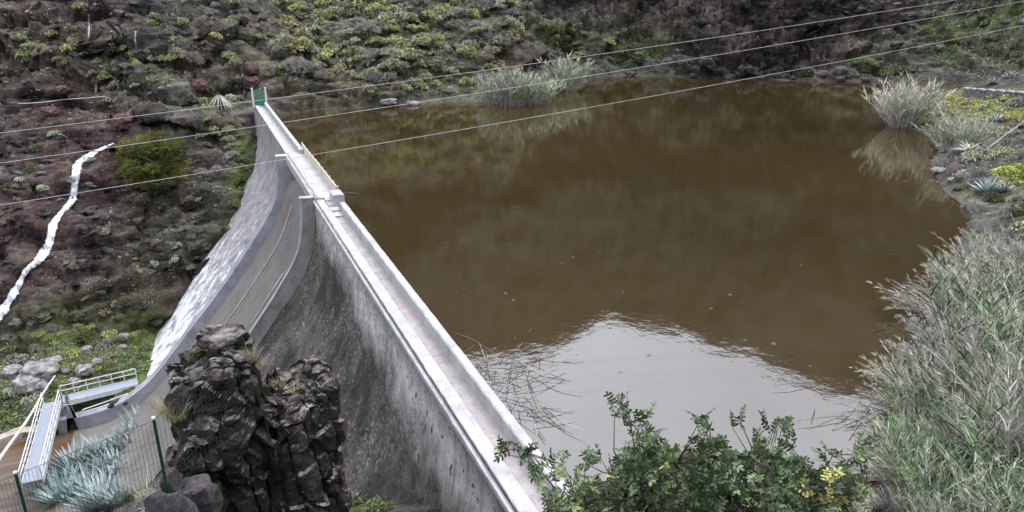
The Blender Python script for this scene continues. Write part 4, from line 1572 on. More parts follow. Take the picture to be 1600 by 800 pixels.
scatter([(0, 560), (40, 545), (120, 500), (190, 500), (215, 540), (150, 600), (90, 640), (0, 700)], 24, 'yell', (14, 30), 'low yellow-green plant on the boulder-strewn bank by the footbridge', 'plants on the boulder bank', (.6, .9))
scatter([(0, 580), (80, 600), (60, 680), (0, 720)], 14, 'green', (16, 34), 'lush green plant left of the footbridge', 'green plants left of the footbridge', (.5, .8))
scatter([(0, 560), (60, 560), (60, 640), (0, 640)], 9, 'pale', (16, 30), 'pale blue-green plant at the left end of the bank', 'pale plants on the boulder bank')
scatter([(145, 595), (230, 540), (235, 575), (190, 592)], 26, 'green', (14, 26), 'bright green plant in the lush patch above the footbridge', 'green plants above the footbridge', (.5, .8))
p, n = hit(125, 12)
inst('spurge_shrub', SPURGE[1], p, 1.0, px2m(p, 20) * .55, label='single bright yellow-green shrub on the dark top cliff', cat='shrub')

scatter([(1080, 108), (1440, 108), (1450, 122), (1090, 118)], 34, 'dry', (8, 22), 'small leafless bush at the waterline of the dark far cliff', 'dry bushes along the far waterline')
scatter([(1080, 108), (1440, 108), (1450, 122), (1090, 118)], 22, 'dark', (8, 18), 'small dark bush at the waterline of the dark far cliff', 'dark bushes along the far waterline')
scatter([(1440, 150), (1600, 150), (1600, 250), (1520, 240), (1450, 205)], 30, 'spurge', (18, 36), 'rounded yellow-green shrub on the promontory', 'shrubs on the promontory')
scatter([(900, 100), (1090, 100), (1090, 114), (930, 116)], 26, 'dark', (8, 18), 'small dark bush at the waterline left of the far cliff', 'dark bushes at the left waterline')
scatter([(60, 190), (200, 180), (180, 300), (0, 330)], 14, 'pale', (8, 18), 'small pale shrub on the red rock by the stream', 'pale shrubs by the stream')
scatter([(0, 200), (80, 200), (60, 300), (0, 300)], 12, 'dark', (10, 22), 'dark scrub on the rock left of the stream', 'scrub left of the stream')
scatter([(10, 500), (190, 445), (235, 520), (215, 545), (100, 545), (0, 560)], 16, 'dark', (12, 26), 'dark bush where the brown slope meets the grassy bank', 'dark bushes at the slope foot')
scatter([(10, 500), (190, 445), (235, 520), (215, 545), (100, 545), (0, 560)], 16, 'yell', (12, 24), 'yellow-green plant where the brown slope meets the grassy bank', 'plants at the slope foot', (.6, .9))
scatter([(10, 500), (190, 445), (235, 520), (215, 545), (100, 545), (0, 560)], 10, 'dry', (12, 26), 'grey dry bush where the brown slope meets the grassy bank', 'dry bushes at the slope foot')
scatter([(1465, 245), (1600, 300), (1600, 345), (1530, 335), (1480, 300)], 16, 'dry', (14, 34), 'grey dry bush on the bare bank above the reed thicket', 'dry bushes above the reeds')
scatter([(1480, 270), (1600, 310), (1600, 345), (1530, 330)], 12, 'dark', (14, 34), 'dark bush on the bare bank above the reed thicket', 'dark bushes above the reeds')
STREAM = [(178, 224), (160, 232), (140, 243), (124, 254), (120, 270), (117, 285), (113, 312), (96, 332), (84, 350), (80, 366), (76, 382), (58, 408), (42, 422), (28, 447), (12, 473), (0, 492)]
for pg, n_, ms, nm_, lab_, grp_ in (([(0, 190), (190, 190), (190, 300), (300, 350), (250, 520), (120, 500), (0, 540)], 90, boul_t, 'rock', 'dark loose rock on the brown slope below the olive-green tree', 'loose dark rocks on the brown slope'),
                                    ([(0, 190), (190, 190), (180, 300), (100, 400), (0, 480)], 40, boul_t, 'rock', 'angular loose rock on the red ground beside the stream', 'loose red rocks by the stream'),
                                    ([(0, 0), (420, 0), (400, 140), (0, 160)], 60, boul_t, 'rock', 'dark loose rock on the upper left slope', 'loose rocks on the upper left slope'),
                                    ([(1000, 0), (1440, 0), (1440, 115), (1080, 112)], 50, boul_t, 'rock', 'dark rock jutting from the far cliff', 'rocks of the far cliff'),
                                    ([(1460, 215), (1600, 200), (1600, 300), (1490, 300)], 26, boul_t, 'rock', 'dark rock on the bare bank of the promontory', 'dark rocks on the promontory')):
    for q in pin(pg, n_):
        p, nn = hit(*q)
        if nn is None or min(math.hypot(q[0] - a_, q[1] - b_) for a_, b_ in STREAM) < 24:
            continue
        s_ = px2m(p, 6 + 15 * rng.random() ** 2.6) * .5
        inst(nm_, ms[rng.integers(5)], p - nn * s_ * .25, rng.random() * 6.28, (s_ * 1.3, s_, s_ * .9), (rng.normal(0, .3), rng.normal(0, .3)), label=lab_, cat='rock', group=grp_)
# low uncountable ground cover on the hillsides
m = MB()
cov = []
for pg, n in ((SLOPE, 2600), ([(0, 0), (420, 0), (420, 160), (0, 200)], 1500), ([(840, 0), (1100, 0), (1100, 112), (860, 112)], 800), ([(1100, 0), (1440, 0), (1440, 120), (1100, 118)], 260),
              ([(1430, 0), (1600, 0), (1600, 125), (1470, 118)], 1100), ([(1420, 140), (1600, 140), (1600, 300), (1520, 320), (1460, 250)], 900),
              ([(180, 300), (390, 200), (350, 380), (260, 470), (100, 520), (130, 400)], 900), ([(0, 540), (230, 520), (230, 580), (80, 620), (0, 700)], 1500)):
    for q in pin(pg, n):
        p, nn = hit(*q)
        if nn is None or nn[2] < .45:
            continue
        cov.append(np.concatenate([p, nn, [px2m(p, 5)]]))
cov = np.array(cov)
per = 7
base = np.repeat(cov[:, :3], per, 0) + rng.normal(0, .18, (len(cov) * per, 3)) * np.array([1, 1, .2])
dirs = np.repeat(cov[:, 3:6], per, 0) * .7 + rng.normal(0, .5, (len(base), 3)) + np.array([0, 0, .4])
L = np.repeat(cov[:, 6], per) * (.4 + .7 * rng.random(len(base)))
keep = rng.random(len(cov))
val = np.clip(np.repeat(keep, per) * .8 + rng.random(len(base)) * .3, 0, 1)
m.strips(base, dirs, L, L * .28, .3, 2, 0, val, bulge=.7)
L_cover = mat_leaf('ground_cover_leaves', (.05, .052, .034), (.16, .16, .105), (.36, .36, .26), .7)
tag(m.build('hill_vegetation', L_cover), 'low scrubby ground cover over the gorge sides', 'vegetation', kind='stuff')

# ---- olive-green tree left of the dam
p0, n0 = hit(284, 312)
wv = px2m(p0, 110)
tr = empty('pine_tree', tuple(p0), 'dense olive-green tree on the slope left of the dam', 'tree')
m = MB()
m.tube([(0, 0, -.5), (.1, 0, 1.0), (-.3, .1, 2.4), (-.9, .1, 4.0)], [.22, .19, .16, .1], 8)
for k in range(16):
    a = random.random() * 6.28
    r = wv * (.2 + .25 * random.random())
    z = 2.2 + 4.2 * random.random()
    m.tube([(-.3, .1, 1.6 + .3 * random.random()), (-1.2 + .5 * r * math.cos(a), .5 * r * math.sin(a), z * .8), (-2.0 + r * math.cos(a), r * math.sin(a), z)], [.09, .06, .02], 5)
m.build('trunk', M_bark, tr)
m = MB()
cl = []
rightv = np.array([cy, -sy, 0.])
for k in range(95):
    d = rng.normal(size=3)
    d /= np.linalg.norm(d)
    r = rng.random() ** .4
    c_ = np.array([-2.3 * cy, 2.3 * sy, 4.7]) + d * r * np.array([wv * .45, wv * .42, wv * .40])
    cl.append(c_)
cl = np.array(cl)
nn_ = 190
B = np.repeat(cl, nn_, 0)
dd = rng.normal(size=B.shape)
dd /= np.linalg.norm(dd, axis=1, keepdims=True)
B = B + dd * (rng.random(len(B)) ** .5)[:, None] * .85 * np.array([1, 1, .62])
m.strips(B, dd + np.array([0, 0, .6]),   .30 + .18 * rng.random(len(B)), .085, .1, 1, 0, np.clip(np.repeat(rng.random(len(cl)) * .6, nn_) + rng.random(len(B)) * .4, 0, 1), taper=2)
m.build('crown', L_pine, tr)

# ---- yucca with hanging dead leaves
p0, n0 = hit(343, 160)
s = px2m(p0, 30)
yu = empty('yucca', tuple(p0), 'spiky green yucca with a skirt of dead leaves above the dam end', 'yucca')
m = MB()
m.tube([(0, 0, -.2), (0, 0, s * .55)], [s * .09, s * .07], 7)
m.build('trunk', M_bark, yu)
m = MB()
d = sph(70, .25)
m.strips(np.repeat([[0, 0, s * .5]], 70, 0), d + np.array([0, 0, .5]), s * .75, s * .05, .12, 3, 0, taper=2)
m.build('crown', mat_leaf('yucca_leaves', (.03, .06, .02), (.06, .11, .03), (.12, .18, .05)), yu)
m = MB()
a = rng.random(60) * 6.28
d = np.stack([np.cos(a), np.sin(a), np.full(60, -.5)], 1)
m.strips(np.repeat([[0, 0, s * .42]], 60, 0), d, s * (.6 + .3 * rng.random(60)), s * .045, .6, 4, 0, taper=2)
m.build('dead_leaves', L_straw, yu)


# ---- agaves
def agave_mesh(nm, n=34, mat=None, up=.25, w=.15):
    m = MB()
    i = np.arange(n)
    a = i * 2.39996 + rng.normal(0, .1, n)
    el = up + (1 - up) * (i / n) ** 1.2 * 1.2
    el = np.clip(el, 0, 1.45)
    d = np.stack([np.cos(a) * np.cos(el), np.sin(a) * np.cos(el), np.sin(el)], 1)
    side = np.stack([-np.sin(a), np.cos(a), np.zeros(n)], 1)
    base = d * .06
    Ls = .8 + .3 * rng.random(n)
    t = np.linspace(0, 1, 6)
    prof = np.array([.55, .85, 1, .85, .5, .03])
    for k in range(n):
        P_ = base[k] + d[k] * (Ls[k] * t)[:, None]
        P_[:, 2] -= .10 * t ** 2 * Ls[k] * math.cos(el[k])
        up_ = np.cross(side[k], d[k])
        up_ = up_ if up_[2] > 0 else -up_
        hw = w * .5 * prof[:, None] * side[k]
        ctr = P_ - up_ * (.03 * prof)[:, None]
        V = np.stack([P_ - hw, ctr, P_ + hw], 0)
        m.grid(V, val=float(rng.random()))
    return m.mesh(nm, mat, True)


AG = [agave_mesh('agave', 34, L_agave) for _ in range(3)]
AGU = [agave_mesh('agave', 30, L_agave, .75, .12) for _ in range(3)]
for (x, y, w, lab) in [(1543, 302, 62, 'largest blue agave on the near edge of the promontory'), (1556, 192, 34, 'blue agave beside the dark soil slope of the promontory'),
                       (1497, 238, 34, 'blue-grey agave beside the dead agave on the promontory'), (1551, 132, 30, 'agave just above the low stone wall'), (1578, 122, 30, 'agave right of the one above the stone wall'),
                       (1466, 78, 26, 'agave lowest on the grassy top right slope'), (1540, 62, 22, 'agave left of a pair in the middle of the top right slope'),
                       (1552, 64, 22, 'agave right of a pair in the middle of the top right slope'), (1572, 38, 24, 'agave high on the top right slope near the lowest cable'), (1598, 38, 24, 'agave at the right edge of the top right slope'),
                       (1568, 300, 40, 'dull agave behind the largest blue agave')]:
    p, n = hit(x, y)
    s = px2m(p, w) * .5
    inst('agave', AG[rng.integers(3)], p + np.array([0, 0, .02]), random.random() * 6, s, label=lab, cat='agave', group='agaves on the right banks')
k = 0
for q in [(112, 775), (125, 752), (140, 735), (150, 780), (158, 742), (165, 762), (178, 735), (185, 770), (196, 740), (205, 715), (218, 700), (228, 722), (215, 745), (238, 735), (132, 790), (172, 795), (245, 705), (100, 790), (148, 800), (160, 785), (192, 790), (210, 765), (120, 740), (170, 725), (232, 690), (222, 745), (188, 752), (145, 765), (240, 755), (108, 758)]:
    p, n = hit(*q)
    s = px2m(p, 66 + 26 * random.random()) * .76
    inst('agave', AGU[k % 3], p + np.array([0, 0, -.03]), random.random() * 6, (s * .8, s * .8, s), (random.uniform(-.15, .15), random.uniform(-.15, .15)),
         label='upright pale blue-green agave behind the wire fence', cat='agave', group='agaves behind the wire fence')
    k += 1
TUFT_D = [grass_tuft('dry_grass', L_straw, 110, 1, .5, .02, .35) for _ in range(3)]
TUFT_G = [grass_tuft('grass', L_green, 110, 1, .55, .03, .35) for _ in range(2)]
L_dgrass = mat_leaf('yellow_dry_grass', (.20, .185, .10), (.34, .32, .19), (.48, .45, .30), .8)
TUFT_Y = [grass_tuft('dry_grass', L_dgrass, 130, 1, .6, .016, .45) for _ in range(3)]
scatter([(180, 770), (255, 760), (262, 790), (190, 800)], 7, 'yell', (24, 44), 'low yellow stonecrop at the foot of the fence', 'stonecrop at the fence', (.4, .6))
scatter([(0, 760), (90, 740), (100, 800), (0, 800)], 12, 'dry', (30, 60), 'grey dry bush behind the left fence post', 'dry bushes behind the fence')
scatter([(70, 730), (150, 715), (190, 760), (110, 800)], 12, 'pale', (26, 46), 'pale grey-green bush among the fenced agaves', 'pale bushes among the agaves')
for i in range(8):
    q = pin([(100, 740), (240, 690), (245, 790), (100, 800)], 1)[0]
    p, n = hit(*q)
    inst('dry_grass_tuft', TUFT_D[i % 3], p, random.random() * 6, px2m(p, 50), label='pale dry grass tuft among the fenced agaves', cat='grass tuft', group='dry grass among the agaves')


scatter([(100, 745), (240, 700), (250, 790), (110, 800)], 14, 'dry', (26, 50), 'grey twiggy bush between the fenced agaves', 'twiggy bushes among the agaves')
for q, w in (((276, 700), 34), ((284, 735), 44), ((292, 775), 50), ((272, 762), 34), ((306, 792), 50), ((262, 790), 30), ((286, 812), 50), ((250, 806), 40)):
    p, n = hit(*q)
    s_ = px2m(p, w) * .6
    inst('rock', boul_b[rng.integers(4)], p, random.random() * 6, (s_, s_, s_ * 1.2), label='dark broken rock between the fence post and the outcrop', cat='rock', group='broken rocks at the outcrop foot')
# dry grass on the outcrop (cast onto the rock itself)
def on_rock(x, y):
    d = ray(x, y)
    d = d / np.linalg.norm(d)
    dg = bpy.context.evaluated_depsgraph_get()
    r = S.ray_cast(dg, Vector(CAM), Vector(d))
    return np.array(r[1]) if r[0] else None


bpy.context.view_layer.update()
rock_spots = [(275, 650, 66, 'broad tuft of yellow dry grass on the left shoulder of the outcrop'), (262, 640, 50, 'dry grass tuft beside the tall fence post'), (392, 560, 40, 'dry grass tuft right of the capstone'),
              (408, 575, 34, 'small dry grass tuft behind the outcrop crack'), (437, 605, 30, 'dry grass tuft on the lower ledge of the outcrop'), (475, 588, 28, 'dry grass tuft on the right shoulder of the outcrop'),
              (412, 745, 22, 'tiny dry grass tuft low on the outcrop front'), (300, 560, 30, 'dry grass tuft left of the capstone foot'), (462, 612, 24, 'dry grass tuft in the notch between the rock humps')]
for i, (x, y, w, lab) in enumerate(rock_spots):
    p = on_rock(x, y)
    if p is None or np.linalg.norm(p - CAM) > 26:
        p = at_scale(x, y, 18.2)
    inst('dry_grass_tuft', TUFT_Y[i % 3], p - np.array([0, 0, .03]), random.random() * 6, px2m(p, w) * .9, label=lab, cat='grass tuft', group='dry grass on the outcrop')
p = on_rock(310, 548)
if p is not None:
    inst('stonecrop', YELLS[0], p, 0, px2m(p, 18) * .5, label='small yellow succulent under the capstone', cat='succulent')
scatter([(535, 740), (560, 750), (600, 790), (640, 800), (540, 800)], 16, 'green', (24, 46), 'green bush in the gap between the outcrop and the dam foot', 'bushes at the dam foot')

# ---- dead agave and leaning flower stalks on the promontory
p0, n0 = hit(1512, 238)
da = empty('dead_agave', tuple(p0), 'brown withered agave with two long leaning bare flower stalks', 'agave')
s = px2m(p0, 46)
m = MB()
dd = sph(44, .05)
m.strips(np.repeat([[0, 0, .1]], 44, 0), dd, s * (.4 + .3 * rng.random(44)), s * .06, .3, 4, 0, taper=2)
m.build('dead_leaves', L_straw, da)
for q0, q1 in (((1500, 232), (1463, 160)), ((1535, 238), (1606, 186))):
    a0, _ = hit(*q0)
    dist = np.linalg.norm(a0 - CAM)
    e = ray(*q1)
    e = CAM + e / np.linalg.norm(e) * (dist + 1.0)
    m = MB()
    m.tube([a0 - p0, (a0 + e) / 2 - p0 + np.array([.05, 0, .08]), e - p0], [.06, .045, .03], 6)
    for k in range(8):
        t_ = .55 + .42 * k / 8
        b_ = a0 + (e - a0) * t_ - p0
        m.tube([b_, b_ + rng.normal(0, .22, 3) + np.array([0, 0, .12])], [.025, .012], 4)
    m.build('flower_stalk', M_stalk, da)

# ---- low dry-stone wall on the right bank
wa, _ = hit(1506, 152)
wb, _ = hit(1612, 162)
m = MB()
dvec = wb - wa
Lw = np.linalg.norm(dvec[:2])
ang = math.atan2(dvec[1], dvec[0])
for cidx in range(4):
    x = 0.0
    while x < Lw:
        l = .5 + .6 * random.random()
        zb = wa[2] + dvec[2] * (x / Lw)
        hz = .42
        M = Matrix.Translation((wa[0], wa[1], 0)) @ Matrix.Rotation(ang, 4, 'Z')
        j = rng.normal(0, .04, 3)
        m.box((x + .02, -.3 + j[0], zb - .5 + cidx * hz + .012), (x + l - .02, .3 + j[1], zb - .5 + (cidx + 1) * hz - .012), M=M)
        x += l
ws = m.build('stone_wall', mat_simple('grey_wall_stone', (.10, .095, .10), (.24, .23, .235), 2.5, .9, .8, .05))
tag(ws, 'low grey stone terrace wall with pale coping on the right bank', 'wall')
m = MB()
x = -.1
while x < Lw:
    l = 1.5 + .8 * random.random()
    zb = wa[2] + dvec[2] * (x / Lw)
    m.box((x, -.42, zb + 1.19), (x + l - .03, .42, zb + 1.36), M=Matrix.Translation((wa[0], wa[1], 0)) @ Matrix.Rotation(ang, 4, 'Z'))
    x += l
m.build('coping', M_pier, ws)


# ---- reeds and pampas-like clumps
def reed_clump(nm, nst=90, h=4.0, rad=1.1, leafl=.55, dry=.35, lean=(0, 0), nleaf=9, spread=.35, lw=.035, leafmat=None):
    """returns (cane mesh, leaf mesh) of a clump with its foot at the origin"""
    mc, ml = MB(), MB()
    a = rng.random(nst) * 2 * np.pi
    r = rad * np.sqrt(rng.random(nst))
    b = np.stack([r * np.cos(a), r * np.sin(a), np.full(nst, -.2)], 1)
    d = np.stack([np.cos(a) * spread * r / rad + lean[0] + rng.normal(0, .12, nst), np.sin(a) * spread * r / rad + lean[1] + rng.normal(0, .12, nst), np.ones(nst)], 1)
    d /= np.linalg.norm(d, axis=1, keepdims=True)
    H = h * (.55 + .5 * rng.random(nst))
    isdry = rng.random(nst) < dry
    bend = .12 + .25 * rng.random(nst)
    mc.strips(b, d, H, .035, bend, 5, 0, taper=3)
    mc.strips(b, d, H, .03, bend, 5, 0, taper=3)
    tt = .18 + .82 * rng.random((nst, nleaf)) ** .8
    for g, sel in ((0, ~isdry), (1, isdry)):
        if sel.sum() == 0:
            continue
        bb, d2, HH, be, t2 = b[sel], d[sel], H[sel], bend[sel], tt[sel]
        Pp = bb[:, None] + d2[:, None] * (HH[:, None] * t2)[..., None]
        Pp[..., 2] -= (be * HH)[:, None] * t2 ** 2
        Pp = Pp.reshape(-1, 3)
        az = rng.random(len(Pp)) * 6.28
        dl = np.repeat(d2, nleaf, 0) * 1.25 + np.stack([np.cos(az), np.sin(az), np.zeros(len(Pp))], 1) * (.75 if g == 0 else .5)
        ml.strips(Pp, dl, leafl * (.6 + .7 * rng.random(len(Pp))), lw, .12 + .35 * rng.random(len(Pp)), 3, g, taper=1.6)
    # feathery dry tops
    tops = b + d * H[:, None]
    tops[:, 2] -= bend * H
    sel = isdry
    if sel.sum():
        tp = np.repeat(tops[sel], 7, 0)
        dl = np.repeat(d[sel], 7, 0) + rng.normal(0, .25, (len(tp), 3))
        ml.strips(tp, dl, .45 * (.6 + .6 * rng.random(len(tp))), .03, .3, 2, 1)
    return mc.mesh('canes', L_straw), ml.mesh('leaves', [leafmat or L_reed, L_straw])


def clump_thing(name, meshes, loc, label, cat, group, sc=1.0, rz=0.0):
    o = empty(name, tuple(loc), label, cat, group, rz)
    o.scale = (sc, sc, sc)
    for nm, me_ in zip(('canes', 'leaves'), meshes):
        c_ = bpy.data.objects.new(nm, me_)
        COL.objects.link(c_)
        c_.parent = o
    return o


FAR = [reed_clump('tall', 150, 5.0, 1.7, 1.0, .12, (0, 0), 14, .5, .09, L_reedp) for _ in range(2)]
for (x, y, hp, lab, i) in [(800, 163, 58, 'pale bushy reed clump at the waterline, left and larger of two', 0), (836, 161, 52, 'right half of the large pale reed clump at the waterline', 1),
                           (775, 160, 40, 'low left flank of the pale reed clump by the water', 1), (880, 140, 54, 'smaller pale reed clump behind the larger one', 0)]:
    p = at_z(x, y, WZ + .1)
    clump_thing('reed_clump', FAR[i], p, lab, 'reeds', 'reed clumps on the far left shore', px2m(p, hp) / 4.3, random.random() * 6)
PAMPG = [reed_clump('greygreen', 130, 4.2, .8, .8, .35, (0, 0), 9, .45, .06, L_reedp) for _ in range(2)]
PAMP = [reed_clump('silver', 150, 4.4, .7, .9, .85, (.05, 0), 6, .5, .06, L_reedp) for _ in range(2)]
for (x, y, hp, lab, i) in [(1405, 198, 66, 'silvery fan-shaped reed clump mirrored in the water', 0), (1418, 196, 60, 'silvery reed clump overlapping the mirrored fan on its right', 1),
                           (1486, 232, 56, 'grey-green reed clump on the promontory left of the agaves', 1), (1512, 228, 44, 'smaller grey-green reed clump in front of the stalks', 0)]:
    p, n = hit(x, y)
    if p[2] < WZ:
        p[2] = WZ
    clump_thing('reed_clump', (PAMPG if x > 1470 else PAMP)[i], p - np.array([0, 0, .1]), lab, 'reeds', 'reed clumps on the promontory', px2m(p, hp) / 3.0, random.random() * 6)
# small green reed tuft in the water by the red bank
for (x, y, hp, lab) in [(528, 181, 18, 'bright green reed tuft standing in the water by the red bank'), (515, 182, 13, 'smaller green reed tuft beside the bright one')]:
    p = at_z(x, y, WZ)
    inst('reed_tuft', TUFT_G[0], p, 0, px2m(p, hp), label=lab, cat='reeds')
GR = [reed_clump('green', 62, 3.5, 1.1, .78, .2, l, 13, .42, .045) for l in ((0, 0), (-.1, .15), (.1, 0))]
DR = [reed_clump('dry', 60, 3.4, 1.0, .55, .75, l, 8, .6, .03) for l in ((-.55, .3), (-.3, .2), (-.8, .35))]
RB = [((1540, 395), .55, 'g'), ((1575, 385), .6, 'g'), ((1600, 400), .7, 'g'), ((1520, 420), .5, 'd'), ((1555, 430), .6, 'd'), ((1590, 440), .65, 'd'), ((1500, 440), .5, 'd'), ((1530, 460), .6, 'd'),
      ((1610, 480), .75, 'g'), ((1570, 480), .65, 'g'), ((1475, 490), .5, 'd'), ((1505, 510), .6, 'g'), ((1540, 520), .65, 'g'), ((1460, 530), .5, 'd'), ((1585, 540), .7, 'g'), ((1445, 570), .5, 'd'), ((1480, 570), .55, 'g'),
      ((1520, 580), .65, 'g'), ((1560, 600), .7, 'g'), ((1610, 590), .75, 'g'), ((1430, 610), .45, 'd'), ((1450, 640), .5, 'g'), ((1490, 640), .6, 'g'), ((1530, 660), .65, 'g'), ((1580, 670), .7, 'g'), ((1620, 680), .75, 'd'),
      ((1430, 690), .35, 'g'), ((1470, 710), .45, 'g'), ((1510, 720), .5, 'g'), ((1560, 740), .55, 'g'), ((1605, 760), .6, 'g'), ((1420, 770), .3, 'g'), ((1460, 780), .35, 'g'), ((1510, 800), .45, 'g'), ((1560, 820), .5, 'g'), ((1620, 830), .6, 'g'),
      ((1405, 730), .25, 'g'), ((1400, 800), .28, 'g'), ((1490, 470), .45, 'd'), ((1460, 830), .35, 'g'), ((1520, 870), .4, 'g'), ((1392, 590), .3, 'd'), ((1408, 640), .3, 'd'), ((1398, 690), .25, 'd'), ((1415, 710), .3, 'g'), ((1392, 745), .22, 'd'), ((1425, 740), .3, 'g'), ((1380, 790), .2, 'd'), ((1415, 800), .25, 'g'), ((1440, 660), .4, 'g')]
for k_, (q, sc, kd) in enumerate(RB):
    if kd == 'g' and k_ % 4 == 1 and k_ < 41:
        continue
    p, n = hit(*q)
    lab = 'grey-green cane reed clump in the thicket along the right shore' if kd == 'g' else 'bleached dry reed clump leaning over the water from the right shore'
    clump_thing('reed_clump', (GR if kd == 'g' else DR)[rng.integers(3)], p, lab, 'reeds', 'reed thicket on the right shore' if kd == 'g' else 'dry reeds on the right shore', sc * (.7 + .85 * random.random()) * 1.25, random.uniform(-.6, .6))


for q, sc in (((1560, 420), .5), ((1600, 430), .55), ((1525, 480), .5), ((1570, 530), .5), ((1600, 560), .6), ((1540, 620), .5), ((1590, 640), .5), ((1500, 600), .45), ((1560, 700), .45), ((1610, 720), .5), ((1490, 560), .45)):
    p, n = hit(*q)
    clump_thing('reed_clump', PAMP[rng.integers(2)], p, 'bleached plumed reed tuft rising among the green canes on the right shore', 'reeds', 'plumed reeds on the right shore', sc * (.9 + .3 * random.random()), random.random() * 6)
for q, w in (((1597, 400), 40), ((1585, 560), 46), ((1560, 520), 36), ((1540, 590), 40), ((1570, 640), 44)):
    p, n = hit(*q)
    s_ = px2m(p, w) * .6
    inst('spurge_shrub', SPURGE[rng.integers(5)], p + np.array([0, 0, s_ * 1.6]), random.random() * 6, s_, label='yellow-green shrub showing through the reed thicket', cat='shrub', group='shrubs in the reed thicket')
# fallen reed stems lying on the water
def fallen(c0, n, L, spread, label, dirs=None):
    m = MB()
    b = np.zeros((n, 3))
    b[:, 0] = c0[0] + rng.normal(0, spread[0], n)
    b[:, 1] = c0[1] + rng.normal(0, spread[1], n)
    b[:, 2] = WZ + .02 + .15 * rng.random(n)
    a = rng.random(n) * 6.28 if dirs is None else dirs + rng.normal(0, .7, n)
    d = np.stack([np.cos(a), np.sin(a), .12 * rng.normal(size=n)], 1)
    for i in range(n):
        l = L * (.4 + .8 * rng.random())
        e = b[i] + d[i] * l
        mid = (b[i] + e) / 2 + np.array([0, 0, .1 * rng.random()])
        e[2] = max(e[2], WZ + .01)
        m.tube([b[i], mid, e], [.018, .015, .008], 4, val=rng.random(), cap=False)
    o = m.build('fallen_reeds', L_fallen)
    return tag(o, label, 'reeds')


L_fallen = mat_leaf('rotting_reed', (.035, .03, .025), (.12, .105, .085), (.36, .34, .27), .7)
fallen(at_z(800, 580, WZ), 60, 2.2, (.9, .9), 'tangle of fallen reeds floating against the dam parapet')
fallen(at_z(825, 640, WZ), 26, 1.6, (.5, .9), 'loose strands of fallen reed beside the parapet', -1.2)
fallen(at_z(1390, 660, WZ), 70, 2.0, (1.1, 1.1), 'dark fallen canes floating off the right reed thicket', math.pi)
fallen(at_z(1400, 740, WZ), 60, 1.6, (.9, .8), 'dark tangle of broken canes at the foot of the reed thicket', math.pi)
m = MB()
a = at_z(712, 520, WZ + .6)
b = at_z(770, 550, WZ + .05)
m.tube([a, (a + b) / 2 + np.array([0, 0, .12]), b], .014, 5)
tag(m.build('fallen_branch', L_fallen), 'single thin stem reaching over the water beside the parapet', 'stem')
m = MB()
a = at_z(538, 302, WZ + .1)
b = at_z(562, 303, WZ + .05)
m.tube([a, (a + b) / 2 + np.array([0, 0, .06]), b], [.06, .05, .03], 5)
tag(m.build('floating_log', L_fallen), 'short dark stick floating beside the spillway bridge', 'log')

# ---- carob bush in the foreground
BG = np.array([3.0, 3.4, ground(3.0, 3.4)])
tree = empty('carob_bush', tuple(BG), 'glossy green carob bush in the foreground with a few yellow leaves', 'bush')
tips = []
BODY = [(870, 840), (870, 790), (915, 760), (950, 755), (985, 710), (1005, 680), (1040, 715), (1085, 715), (1110, 690), (1150, 722), (1195, 705), (1235, 720), (1265, 745), (1310, 750), (1345, 745), (1330, 790), (1310, 840)]
for q in pin(BODY, 940):
    tips.append((q[0], q[1], rng.uniform(4.6, 6.4)))
for q in [(965, 618), (972, 628), (960, 640), (990, 632), (1000, 648), (1010, 640), (985, 655), (1020, 660), (1095, 640), (1100, 655), (1090, 665), (1110, 650), (1145, 655), (1158, 648), (1200, 652), (1206, 665), (1220, 660), (1230, 672), (1215, 645), (1240, 690),
          (1180, 680), (1290, 705), (1300, 700), (1315, 715), (1340, 690), (1350, 680), (1352, 700), (1338, 712), (1325, 735), (1355, 730), (1290, 740), (1300, 725),
          (785, 695), (798, 688), (800, 680), (812, 702), (828, 708), (820, 695), (845, 712), (858, 705), (862, 722), (878, 712), (890, 730), (840, 735), (868, 742), (880, 750), (870, 770), (905, 745), (925, 715), (940, 705), (915, 712), (955, 720), (930, 735), (865, 790), (880, 800)]:
    tips.append((q[0], q[1] + 14, rng.uniform(4.9, 5.4)))
mb_b, mb_l, mb_y = MB(), MB(), MB()
ctr = at_scale(1090, 850, 5.5)
main = []
for q in [(820, 705), (900, 740), (985, 660), (1040, 720), (1110, 665), (1160, 720), (1215, 670), (1290, 730), (1340, 710), (1000, 780), (1240, 780), (1120, 770)] + [tuple(q_) for q_ in pin(BODY, 34)]:
    e = at_scale(q[0], q[1], 5.4 + rng.normal(0, .25))
    b0 = BG + np.array([rng.normal(0, .1), rng.normal(0, .1), -.2])
    midp = b0 * .35 + ctr * .65 + rng.normal(0, .12, 3)
    pth = spline([b0, midp, (midp + e) / 2 + rng.normal(0, .08, 3), e], 12)
    mb_b.tube(pth, np.linspace(.022, .004, 12), 5)
    main.append(pth)
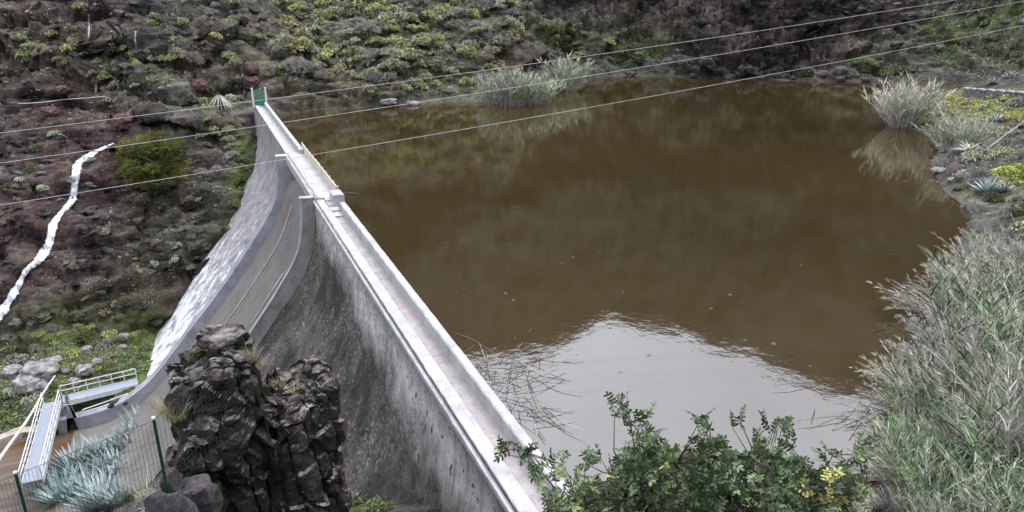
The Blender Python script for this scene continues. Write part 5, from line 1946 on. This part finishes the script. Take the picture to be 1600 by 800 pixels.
mainp = np.concatenate([p_[4:] for p_ in main])
for (x, y, s_) in tips:
    P_ = at_scale(x, y, s_)
    j = np.argmin(((mainp - P_) ** 2).sum(1) + rng.random(len(mainp)) * .14)
    q = mainp[j]
    out = P_ - q
    lo = np.linalg.norm(out)
    if lo > .05:
        mb_b.tube([q, (q + P_) / 2 + rng.normal(0, .03, 3), P_], [.006, .005, .003], 4, cap=False, mat=0)
    ax_ = out / (lo + 1e-6) * .6 + rng.normal(0, .4, 3) + np.array([0, 0, .45])
    ax_ /= np.linalg.norm(ax_)
    yellow = rng.random() < .028
    tgt = mb_y if yellow else mb_l
    lv = rng.random() * .6
    for sub in range(3):
        a2 = ax_ + rng.normal(0, .55, 3)
        a2 /= np.linalg.norm(a2)
        npair = 4
        Lr = .105
        s0 = np.cross(a2, rng.normal(size=3))
        s0 /= np.linalg.norm(s0)
        t_ = (np.arange(npair) + .8) / npair
        bs = P_ + a2 * (Lr * t_)[:, None]
        bs = np.concatenate([bs, bs, [P_ + a2 * Lr * 1.02]])
        dl = np.concatenate([np.repeat([s0 + a2 * .55], npair, 0), np.repeat([-s0 + a2 * .55], npair, 0), [a2]]) + rng.normal(0, .18, (2 * npair + 1, 3))
        up_ = np.cross(s0, a2)
        side = np.cross(dl, np.repeat([up_], len(dl), 0) + rng.normal(0, .25, dl.shape))
        tgt.strips(bs, dl,   .031 + .012 * rng.random(len(dl)), .0185, .12, 3, 0, np.clip(lv + rng.random(len(dl)) * .4, 0, 1), side=side, bulge=.6)
        mb_b.tube([P_, P_ + a2 * Lr], [.0022, .0015], 4, cap=False)


def child(mb_, name, mat, root, label=None):
    o = mb_.build(name, mat, root)
    o.location = -Vector(root.location)
    if label:
        o['label'] = label
    return o


child(mb_b, 'branches', mat_simple('reddish_twig_bark', (.05, .038, .03), (.11, .085, .07), 8, .8), tree)
child(mb_l, 'crown', L_carob, tree)
child(mb_y, 'yellow_leaves', L_carob_y, tree, 'yellowing leaf sprays of the bush')
